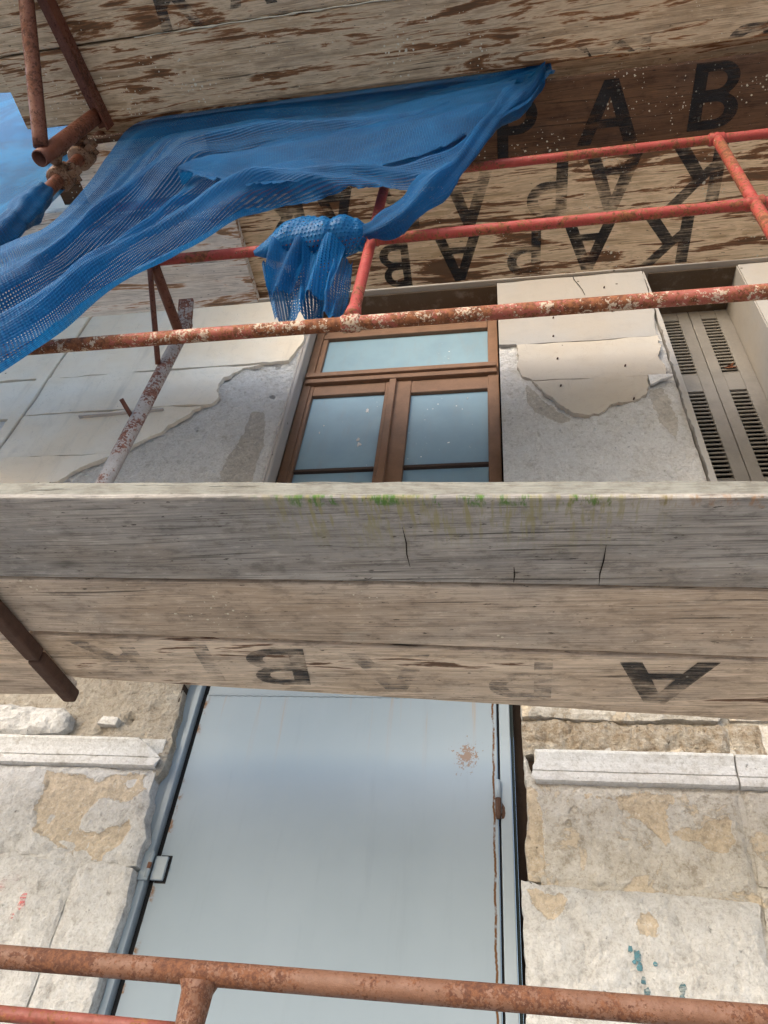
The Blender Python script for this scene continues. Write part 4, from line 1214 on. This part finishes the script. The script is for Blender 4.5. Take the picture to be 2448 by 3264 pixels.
# upper deck
xu0, xu1 = -1.95, 2.2
p_r1 = plank('scaffold_plank', -1.80, xu1, -0.652, -0.418, -0.646, -0.413, ZU, TH, 'wood_stained', 'blotched plank with upside-down black letters, nearest the wall on the upper deck', GU, 5.5, bow=0.001)
p_r2 = plank('scaffold_plank', -1.80, xu1, -0.918, -0.656, -0.912, -0.650, ZU, TH, 'wood_stained', 'blotched plank with upside-down letters beside the dark brown plank of the upper deck', GU, 6.6, bow=0.001)
p_dk = plank('scaffold_plank', -1.80, xu1, -1.166, -0.922, -1.160, -0.916, ZU, TH, 'wood_dark', 'dark brown paint-spattered plank with large upright black letters overhead', GU, 7.7, bow=0.001)
p_n1 = plank('scaffold_plank', -1.81, xu1, -1.473, -1.224, -1.470, -1.214, ZU, TH, 'wood_near', 'brown spotted plank overhead along the top edge of the blue netting', GU, 8.8, bow=0.001, cham=0.010)
p_n2 = plank('scaffold_plank', -1.97, xu1, -1.725, -1.479, -1.722, -1.476, ZU, TH, 'wood_near', 'topmost brown plank overhead with a yellowish paint bead along its seam', GU, 9.9, bow=0.001, cham=0.010)
p_n3 = plank('scaffold_plank', -1.97, xu1, -1.975, -1.731, -1.970, -1.728, ZU, TH, 'wood_near', 'outermost brown plank of the upper deck just above the picture edge', GU, 10.4, bow=0.001)
p_w1 = plank('scaffold_plank', -4.2, -1.068, -0.668, -0.420, -0.668, -0.424, ZU - 0.050, 0.045, 'wood_white', 'whitewashed plank with brown stains ending behind the rusty guard post', GU, 11.5, bow=0.001)
p_w2 = plank('scaffold_plank', -4.2, -1.062, -0.920, -0.674, -0.920, -0.674, ZU - 0.050, 0.045, 'wood_white', 'second whitewashed plank mostly hidden behind the blue netting', GU, 12.6, bow=0.001)
p_w3 = plank('scaffold_plank', -1.66, -1.10, -1.150, -0.926, -1.150, -0.926, ZU - 0.050, 0.045, 'wood_white', 'pale plank glimpsed behind the rusty clamps on the left post', GU, 13.7, bow=0.001)

for k in range(6):  # third deck added out of view to shade the upper deck
    place = ('outermost', 'second from the street side', 'third from the street side', 'third from the wall', 'second from the wall', 'nearest the wall')[k]
    plank('scaffold_plank', -2.6, 2.4, -1.98 + 0.262 * k, -1.98 + 0.262 * k + 0.252, -1.98 + 0.262 * k, -1.98 + 0.262 * k + 0.252, 6.5, TH, 'wood_near', 'brown plank of an added unseen third deck that shades the decks below, ' + place, 'planks of the added third deck that shades from above', 15 + k, bow=0.001)

plank('scaffold_plank', -1.7, xu1, -1.31, -1.07, -1.31, -1.07, ZU + TH + 0.062, TH, 'wood_near', 'unseen plank added over the deck gap along the netting to block light', GU, 22.2, bow=0.001)  # added above the gap to keep out light from the sky
plank('scaffold_plank', -1.9, xu1, -1.60, -1.35, -1.60, -1.35, ZU + TH + 0.004, TH, 'wood_near', 'unseen plank added over the seam of the outer upper deck planks to block light', GU, 23.2, bow=0.001)  # added above the seam so no sky shines through

zu = ZU - 0.0010
for ch, x, y, h, w in (('B', -0.425, -0.520, 0.185, 0.115), ('A', -0.150, -0.530, 0.195, 0.175), ('P', 0.125, -0.530, 0.195, 0.125), ('A', 0.390, -0.535, 0.200, 0.190), ('K', 0.695, -0.530, 0.200, 0.175)):
    letter(ch, p_r1, x, y, h * 1.07, w * 1.12, True, zu, 'paint_dark' if ch in 'BA' else 'paint_black')
for ch, x, y, h, w in (('K', -0.870, -0.800, 0.21, 0.17), ('A', -0.640, -0.800, 0.21, 0.17), ('B', -0.375, -0.790, 0.21, 0.13), ('A', -0.095, -0.785, 0.215, 0.19), ('P', 0.215, -0.785, 0.215, 0.14), ('A', 0.465, -0.790, 0.215, 0.195), ('K', 0.770, -0.785, 0.215, 0.18)):
    letter(ch, p_r2, x, y, h * 1.07, w * 1.12, True, zu, 'paint_black')
for ch, x, y, h, w in (('K', -0.245, -1.045, 0.20, 0.175), ('P', 0.100, -1.025, 0.195, 0.135), ('A', 0.430, -1.040, 0.200, 0.200), ('B', 0.795, -1.052, 0.205, 0.150), ('A', 1.12, -1.05, 0.20, 0.19)):
    letter(ch, p_dk, x, y, h * 1.08, w * 1.10, False, zu, 'paint_dark')
for ch, x, y, h, w, fl in (('K', -1.055, -1.575, 0.19, 0.17, False), ('A', -0.79, -1.610, 0.19, 0.17, False), ('P', -0.50, -1.630, 0.19, 0.14, False)):
    letter(ch, p_n2, x, y, h, w, fl, zu, 'paint_black')
for ch, x, w in (('P', 0.225, 0.10), ('A', 0.375, 0.16), ('K', 0.485, 0.13), ('B', 0.875, 0.15)):
    letter(ch, p_n1, x, -1.17, 0.19, w, True, zu, 'paint_black', clip=(-1.5, -1.226))
# dried paint along the seam of the near planks
random.seed(11)
bp, br = [], []
for k in range(90):
    x = -1.25 + k * 0.0185
    bp.append((x, -1.4765 + 0.0012 * math.sin(k * 0.9), ZU - 0.001))
    br.append(max(0.0006, 0.0042 * (0.35 + 0.65 * abs(fr(x, 0, 11, 3.0)) * 2) * (0.4 if k < 12 else 1)))
mesh_obj('paint_bead', *tube_vf(bp, br, 8), 'bead', p_n1, smooth=True)

# ------------------------------------------------------------------ guardrail above the lower deck
YG = -1.12
G = root('guardrail', (-0.334, YG, 2.55), 'red and rust-flecked tubular guardrail frame crossing in front of the window', 'guardrail')
tube('top_rail', (-1.25, YG, 3.905), (2.1, YG, 3.945), 0.0140, 'red', G, n=40)
tube('middle_rail', (-0.985, YG, 3.482), (2.1, YG, 3.487), 0.0150, 'red', G, n=40)
tube('bottom_rail', (-1.75, YG, 3.058), (2.1, YG, 3.067), 0.0172, 'red_rust', G, n=50)
for x, dx in ((-0.338, 0.011), (0.652, 0.010), (1.65, 0.01)):
    pts = seg_pts((x, YG - 0.001, 3.075), (x + dx, YG - 0.001, 3.925), 24)
    rr = [0.0235 if i == 0 else (0.019 if i == 1 else 0.0150) for i in range(25)]
    mesh_obj('post', *tube_vf(pts, rr, 18), 'red', G, smooth=True)
# weld beads where the rails meet the posts
for x, z, r in ((-0.327, 3.917, 0.0205), (-0.333, 3.484, 0.0212), (0.661, 3.928, 0.0205), (0.657, 3.486, 0.0212), (0.653, 3.067, 0.024), (-0.338, 3.063, 0.024)):
    pts = [Vector((x + dx, YG, z)) for dx in (-0.024, -0.018, -0.008, 0.0, 0.008, 0.018, 0.024)]
    rr = [r - 0.006, r - 0.002, r - 0.0035, r - 0.001, r - 0.0035, r - 0.002, r - 0.006]
    mesh_obj('weld', *tube_vf(pts, rr, 16, wob=0.10, seed=x), 'red_rust' if z < 3.2 else 'red', G, smooth=True)
# standing post with bracket and peg behind the rails
PX, PY = -0.980, -0.880
tube('standing_post', (PX, PY, 2.549), (PX + 0.004, PY, 3.53), 0.0200, 'white_rust', G, n=30)
tube('bracket_arm', (-0.978, YG + 0.006, 3.476), (PX, PY - 0.012, 3.470), 0.0155, 'brown_rust', G)
tube('bracket_strut', (-0.985, YG + 0.004, 3.462), (PX - 0.006, PY - 0.018, 3.285), 0.0082, 'brown_rust', G)
tube('peg', (PX - 0.012, PY - 0.010, 3.055), (PX - 0.030, PY - 0.055, 3.075), 0.0062, 'brown_rust', G)
# flattened, bent plate at the post head
v, f = box_vf(PX - 0.026, PX + 0.024, PY - 0.006, PY + 0.008, 3.515, 3.60, 0.003)
v = [(x, y - (z - 3.515) * 0.55, z) for x, y, z in v]
mesh_obj('head_plate', v, f, 'white_rust', G)

# ------------------------------------------------------------------ lower guard frame close to the door
YB = -0.75
F1 = root('guard_frame', (-0.486, YB, 0.0), 'thick rust-orange pipe guard frame crossing low in front of the grey door', 'guard frame')
tube('top_rail', (-2.0, YB, 1.812), (1.9, YB, 1.806), 0.0172, 'orange_rust', F1, n=50)
tube('lower_rail', (-2.0, YB, 1.739), (-0.503, YB, 1.7345), 0.0110, 'deep_red', F1, n=30)
for x in (-0.486, -1.7, 1.6):
    pts = seg_pts((x, YB, 1.797), (x - 0.006, YB, 0.0), 40)
    rr = [0.031 if i == 0 else (0.0225 if i == 1 else 0.0195) for i in range(41)]
    pts.insert(1, Vector((x, YB, 1.784)))
    rr.insert(1, 0.0245)
    mesh_obj('post', *tube_vf(pts, rr, 18), 'orange_rust', F1, smooth=True)
tube('lower_rail', (-0.470, YB, 1.18), (1.59, YB, 1.18), 0.0110, 'deep_red', F1, n=30)

# ------------------------------------------------------------------ rusty frame carrying the left end of the lower deck
F2 = root('deck_support', (-1.168, -1.19, 0.0), 'dark rusty steel bar supporting the left end of the lower deck', 'scaffold frame')
bv, bf = join_vf(box_vf(-1.186, -1.150, -1.21, -0.60, 2.462, 2.4975, 0.005))
mesh_obj('bearer', bv, bf, 'rust_flat', F2)
bv, bf = box_vf(-1.188, -1.150, -0.596, -0.392, 2.460, 2.4965, 0.008)
mesh_obj('bearer_end', bv, bf, 'rust_flat', F2)
tube('leg', (-1.168, -1.19, 0.0), (-1.168, -1.19, 2.46), 0.020, 'brown_rust', F2, n=20)
F3 = root('deck_support', (1.70, -1.19, 0.0), 'rusty steel frame under the right end of the lower deck, beyond the picture', 'scaffold frame')
mesh_obj('bearer', *box_vf(1.68, 1.72, -1.21, -0.22, 2.452, 2.497, 0.006), 'brown_rust', F3)
tube('leg', (1.70, -1.19, 0.0), (1.70, -1.19, 2.46), 0.020, 'brown_rust', F3, n=20)

# ------------------------------------------------------------------ tall post with clamps and cantilever bracket, top left
T = root('scaffold_post', (-1.575, -1.14, 0.0), 'rusty scaffold post with clamps and triangular bracket under the upper deck', 'scaffold post')
tube('post', (-1.575, -1.14, 0.0), (-1.575, -1.14, 6.4), 0.0235, 'brown_rust', T, n=60)
tube('bracket_upright', (-1.543, -1.252, 4.062), (-1.498, -1.250, 4.475), 0.0285, 'brown_rust', T, n=14, open_end=0.005)
tube('bracket_brace', (-1.545, -1.275, 4.105), (-1.552, -1.68, 4.455), 0.0255, 'brown_rust', T, n=14)
# angle-iron arm below the planks
def angle_iron(a, b, w, t):
    a, b = Vector(a), Vector(b)
    d = (b - a).normalized()
    s = d.cross(Vector((0, 0, 1))).normalized()
    prof = [(-w / 2, 0), (w / 2, 0), (w / 2, -w), (w / 2 - t, -w), (w / 2 - t, -t), (-w / 2, -t)]
    V = [tuple(p + s * u + Vector((0, 0, q))) for p in (a, b) for u, q in prof]
    F = [(k, (k + 1) % 6, 6 + (k + 1) % 6, 6 + k) for k in range(6)] + [tuple(range(6)), tuple(range(6, 12))]
    return V, F
mesh_obj('bracket_arm', *angle_iron((-1.555, -1.99, 4.497), (-1.478, -1.205, 4.497), 0.064, 0.007), 'brown_rust', T)

def clamp(z, ang, r=0.046):
    rot = Matrix.Rotation(R(ang), 3, 'Z')
    c0 = Vector((-1.575, -1.14, z))
    V, F = tube_vf([c0 + Vector((0, 0, -0.036)), c0 + Vector((0, 0, -0.030)), c0 + Vector((0, 0, 0.030)), c0 + Vector((0, 0, 0.036))], [r - 0.004, r, r, r - 0.004], 16)
    o = mesh_obj('clamp', V, F, 'clamp', T, smooth=True)
    def rb(x0, x1, y0, y1, z0, z1, c, nm):
        v, f = box_vf(x0, x1, y0, y1, z0, z1, c)
        v = [tuple(c0 + rot @ Vector(q)) for q in v]
        mesh_obj(nm, v, f, 'clamp', o)
    rb(r - 0.004, r + 0.030, -0.014, 0.014, -0.022, 0.022, 0.004, 'clamp_ear')
    v, f = tube_vf([rot @ Vector((r + 0.014, -0.034, 0)) + c0, rot @ Vector((r + 0.014, 0.034, 0)) + c0], 0.008, 8)
    mesh_obj('bolt', v, f, 'clamp', o)
    v, f = tube_vf([rot @ Vector((r + 0.014, -0.030, 0)) + c0, rot @ Vector((r + 0.014, -0.014, 0)) + c0], 0.014, 6)
    mesh_obj('nut', v, f, 'clamp', o)
clamp(4.40, -30)
clamp(4.20, -10)
tube('clamp_link', (-1.575, -1.19, 4.20), (-1.545, -1.245, 4.20), 0.022, 'clamp', T, n=3)
tube('clamp_link', (-1.575, -1.18, 4.40), (-1.520, -1.245, 4.40), 0.022, 'clamp', T, n=3)


# ------------------------------------------------------------------ blue debris netting
def interp_curve(pts, t):
    """Catmull-Rom through pts, t in 0..1"""
    n = len(pts) - 1
    k = min(int(t * n), n - 1)
    u = t * n - k
    p = [Vector(pts[min(max(i, 0), n)]) for i in (k - 1, k, k + 1, k + 2)]
    return 0.5 * ((2 * p[1]) + (p[2] - p[0]) * u + (2 * p[0] - 5 * p[1] + 4 * p[2] - p[3]) * u * u + (3 * p[1] - p[0] - 3 * p[2] + p[3]) * u ** 3)


def cloth(name, top, bot, fold, nu, nv, mat, parent, hem=0.0, seed=0.0, loc=None, uvs=(1.0, 1.0)):
    """cloth between two (x, z) curves; fold(u, v, x, z) gives y"""
    V, UV = [], []
    for i in range(nu + 1):
        u = i / nu
        a, b_ = interp_curve(top, u), interp_curve(bot, u)
        for j in range(nv + 1):
            v = j / nv
            p = a.lerp(b_, v)
            x, z = p.x, p.y
            if hem and j == nv:
                z += hem * (fr(x * 2, z, 14, seed) + 0.8 * fr(x * 2, z, 60, seed + 1))
            V.append((x, fold(u, v, x, z), z))
            UV.append((u * uvs[0], v * uvs[1]))
    F = [(i * (nv + 1) + j, (i + 1) * (nv + 1) + j, (i + 1) * (nv + 1) + j + 1, i * (nv + 1) + j + 1) for i in range(nu) for j in range(nv)]
    return mesh_obj(name, V, F, mat, parent, smooth=True, uvs=UV, loc=loc)


N = root('debris_netting', (-0.6, -1.2, 3.0), 'large torn blue debris net draped from the upper deck across the left', 'netting')
TOP = [(0.205, 4.600), (0.0, 4.600), (-0.2, 4.600), (-0.385, 4.600), (-0.63, 4.600), (-0.874, 4.600), (-1.12, 4.595), (-1.375, 4.545), (-1.372, 4.22), (-1.345, 3.955), (-1.352, 3.645), (-1.455, 3.53), (-1.80, 3.10)]
BOT = [(0.190, 4.370), (0.130, 4.110), (0.0, 3.900), (-0.085, 3.660), (-0.227, 3.560), (-0.335, 3.595), (-0.45, 3.615), (-0.60, 3.615), (-0.705, 3.545), (-0.800, 3.305), (-0.935, 3.135), (-1.06, 2.83), (-1.40, 2.40)]


def main_fold(u, v, x, z):
    e = min(1.0, v * 2.2)                       # tight where it leaves the deck, loose lower down
    l = 0.35 + 0.65 * min(1.0, u * 1.4)
    ph = 2.2 * u + 1.4 * noise.noise(Vector((u * 3.1, v * 1.5, 2.0)))
    y = -1.190 - 0.035 * v
    y -= e * l * 0.026 * (math.sin(2 * math.pi * (2.3 * v) + ph) + 0.55 * math.sin(2 * math.pi * 5.2 * v + 2.3 * ph + 1.0) + 0.28 * math.sin(2 * math.pi * 11.3 * v + 3.6 * ph))
    y -= e * 0.010 * noise.noise(Vector((u * 16, v * 26, 5.0)))
    cr = noise.noise(Vector((u * 2.6, v * 9.0 + 1.5 * u, 11.0)))
    y -= e * 0.034 * (0.45 - abs(cr) * 2.2)                     # sharp ridges where the cloth is pulled taut
    cr2 = noise.noise(Vector((u * 5.0, v * 22.0 + 3.0 * u, 4.0)))
    y -= e * 0.014 * (0.45 - abs(cr2) * 2.2)
    k = math.exp(-((v - 0.62 + 0.12 * u) / 0.05) ** 2)    # one deep crease running to the left
    y += 0.045 * k * e * l
    return y

cloth('sheet', TOP, BOT, main_fold, 170, 190, 'net', N, hem=0.010, seed=1.0, uvs=(2.6, 1.0))
FT = [(0.110, 4.360), (-0.10, 4.330), (-0.35, 4.250), (-0.60, 4.130), (-0.80, 4.030), (-0.92, 3.950), (-0.985, 3.870)]
FB = [(0.020, 3.960), (-0.16, 3.800), (-0.40, 3.680), (-0.56, 3.650), (-0.72, 3.650), (-0.86, 3.745), (-0.965, 3.850)]
def flap_fold(u, v, x, z):
    y = -1.238 - 0.018 * math.sin(math.pi * v) - 0.012 * math.sin(2 * math.pi * 1.6 * v + 5 * u) - 0.006 * noise.noise(Vector((u * 14, v * 14, 1.0)))
    return y + 0.028 * (1 - v) ** 3 + 0.020 * max(0.0, (u - 0.75) / 0.25) ** 2
cloth('torn_flap', FT, FB, flap_fold, 110, 36, 'net', N, hem=0.020, seed=4.0, uvs=(1.4, 0.5))
# loose rolled edge running down to the rail
RP = [(0.170, -1.19, 4.50), (0.135, -1.205, 4.30), (0.060, -1.225, 4.10), (-0.015, -1.230, 3.900), (-0.098, -1.228, 3.640), (-0.175, -1.215, 3.525), (-0.255, -1.19, 3.430), (-0.335, -1.165, 3.440)]
rp = [Vector(interp_curve(RP, k / 60)) for k in range(61)]
rr = [0.020 + 0.016 * abs(math.sin(k * 0.11)) + 0.006 * math.sin(k * 0.5) for k in range(61)]
V, F = tube_vf(rp, rr, 28, wob=0.0)
nV = []
for i, q in enumerate(V):
    k, a = divmod(i, 28)
    c = rp[k]
    d = Vector(q) - c
    d *= 1 + 0.22 * math.sin(a * 2 * math.pi / 28 * 4 + k * 0.16) + 0.10 * noise.noise(Vector(q) * 30)
    nV.append(tuple(c + d))
mesh_obj('rolled_edge', nV, F, 'net', N, smooth=True, uvs=[(0.02 * (i // 28), 0.008 * (i % 28)) for i in range(len(nV))])
# frayed tail at the tied corner
cloth('frayed_corner', [(0.215, 4.545), (0.19, 4.52), (0.14, 4.46)], [(0.225, 4.38), (0.150, 4.28), (0.095, 4.20)], lambda u, v, x, z: -1.205 - 0.012 * math.sin(9 * u + 7 * v) - 0.02 * v, 24, 20, 'net', N, hem=0.03, seed=8.0, uvs=(0.2, 0.2))

# bundle knotted round the middle rail, with the loose part hanging to the bottom rail
K = root('netting_bundle', (-0.49, -1.14, 3.08), 'bunched blue net wrapped round the middle rail, loose end hanging to the rail below', 'netting')
def x_along(q):
    return q[0]
bx = [(-0.655, 0.006), (-0.63, 0.020), (-0.60, 0.036), (-0.56, 0.054), (-0.52, 0.062), (-0.48, 0.064), (-0.45, 0.062), (-0.432, 0.050), (-0.425, 0.054), (-0.40, 0.054), (-0.382, 0.046), (-0.372, 0.040), (-0.362, 0.040), (-0.345, 0.024)]
pts, rad = [], []
for k in range(71):
    x = -0.655 + 0.31 * k / 70
    r = float(np.interp(x, [q[0] for q in bx], [q[1] for q in bx]))
    pts.append(Vector((x, YG - 0.020, 3.468 + 0.10 * (x + 0.5) - 0.25 * max(0, -0.56 - x))))
    rad.append(r)
V, F = tube_vf(pts, rad, 36)
nV, uv = [], []
for i, q in enumerate(V):
    k, a = divmod(i, 36)
    c = pts[k]
    d = Vector(q) - c
    th = a * 2 * math.pi / 36
    d *= 1 + 0.07 * math.sin(2 * th + k * 0.16) + 0.10 * (0.5 - 2.2 * abs(noise.noise(Vector((x_along(q) * 9, th * 1.3 + x_along(q) * 14, 3))))) + 0.04 * noise.noise(Vector(q) * 24)
    nV.append(tuple(c + d))
    uv.append((0.31 * k / 70 + 0.15 * th / 6.28, th / 6.28 * 0.33))
mesh_obj('wrapped_roll', nV, F, 'net_open', K, smooth=True, uvs=uv)
DT = [(-0.640, 3.425), (-0.580, 3.445), (-0.500, 3.430), (-0.430, 3.440), (-0.385, 3.440)]
DB = [(-0.530, 3.095), (-0.490, 3.085), (-0.440, 3.088), (-0.400, 3.088), (-0.372, 3.090)]
def drape_fold(u, v, x, z):
    return -1.112 - 0.012 * (1 - 2.2 * abs(noise.noise(Vector((u * 9 + 1.5 * v, v * 2.5, 8))))) + 0.030 * (1 - v) ** 2 - (0.016 + 0.020 * math.sin(math.pi * v)) * math.sin(2 * math.pi * 2.6 * u + 1.2 * v + 0.7) - 0.010 * math.sin(2 * math.pi * 6.3 * u + 5 * v) - 0.006 * noise.noise(Vector((u * 12, v * 12, 3)))
cloth('hanging_end', DT, DB, drape_fold, 130, 70, 'net_open', K, hem=0.012, seed=5.0, uvs=(0.42, 0.34))
ET = [(-0.600, 3.425), (-0.545, 3.420), (-0.490, 3.415)]
EB = [(-0.560, 3.180), (-0.520, 3.150), (-0.485, 3.230)]
cloth('inner_fold', ET, EB, lambda u, v, x, z: -1.165 - 0.020 * math.sin(2 * math.pi * 1.7 * u + 3 * v), 40, 40, 'net', K, hem=0.02, seed=6.0, uvs=(0.2, 0.25))
CT = [(-0.505, 3.415), (-0.455, 3.425), (-0.395, 3.420)]
CB = [(-0.465, 3.110), (-0.435, 3.120), (-0.395, 3.190)]
cloth('inner_fold', CT, CB, lambda u, v, x, z: -1.160 - 0.022 * math.sin(2 * math.pi * 1.4 * u + 2.2 * v + 2), 40, 40, 'net_open', K, hem=0.015, seed=7.0, uvs=(0.2, 0.25))

# bright net beyond the deck end, outside the left post
S = root('debris_netting', (-2.6, -1.0, 3.2), 'bright sky-lit blue net beyond the plank ends at the far left', 'netting')
ST = [(-1.58, 9.2), (-2.6, 9.3), (-4.2, 9.3), (-6.4, 9.3)]
SB = [(-1.56, 3.15), (-1.85, 3.45), (-2.9, 3.85), (-6.0, 4.0)]
cloth('sheet', ST, SB, lambda u, v, x, z: -1.175 + 0.25 * u - 0.035 * math.sin(9 * u + 5 * v) - 0.02 * math.sin(21 * u - 9 * v) - 0.03 * noise.noise(Vector((u * 5, v * 9, 7))), 120, 160, 'net_sky', S, uvs=(4.6, 5.6))
# net gathered tightly round the lower part of the post
wr = []
pts = [Vector((-1.575 + 0.004 * math.sin(k), -1.145, 3.15 + 0.0135 * k)) for k in range(68)]
rad = [0.044 + 0.007 * math.sin(k * 0.35) if k < 58 else 0.044 - 0.0015 * (k - 58) for k in range(68)]
V, F = tube_vf(pts, rad, 30)
nV = []
for i, q in enumerate(V):
    k, a = divmod(i, 30)
    d = Vector(q) - pts[k]
    d *= 1 + 0.12 * math.sin(a * 2 * math.pi / 30 * 5 + 0.12 * k) + 0.08 * noise.noise(Vector(q) * 18)
    nV.append(tuple(pts[k] + d))
mesh_obj('post_wrapping', nV, F, 'net', S, smooth=True, uvs=[(0.0135 * (i // 30), 0.01 * (i % 30)) for i in range(len(nV))])
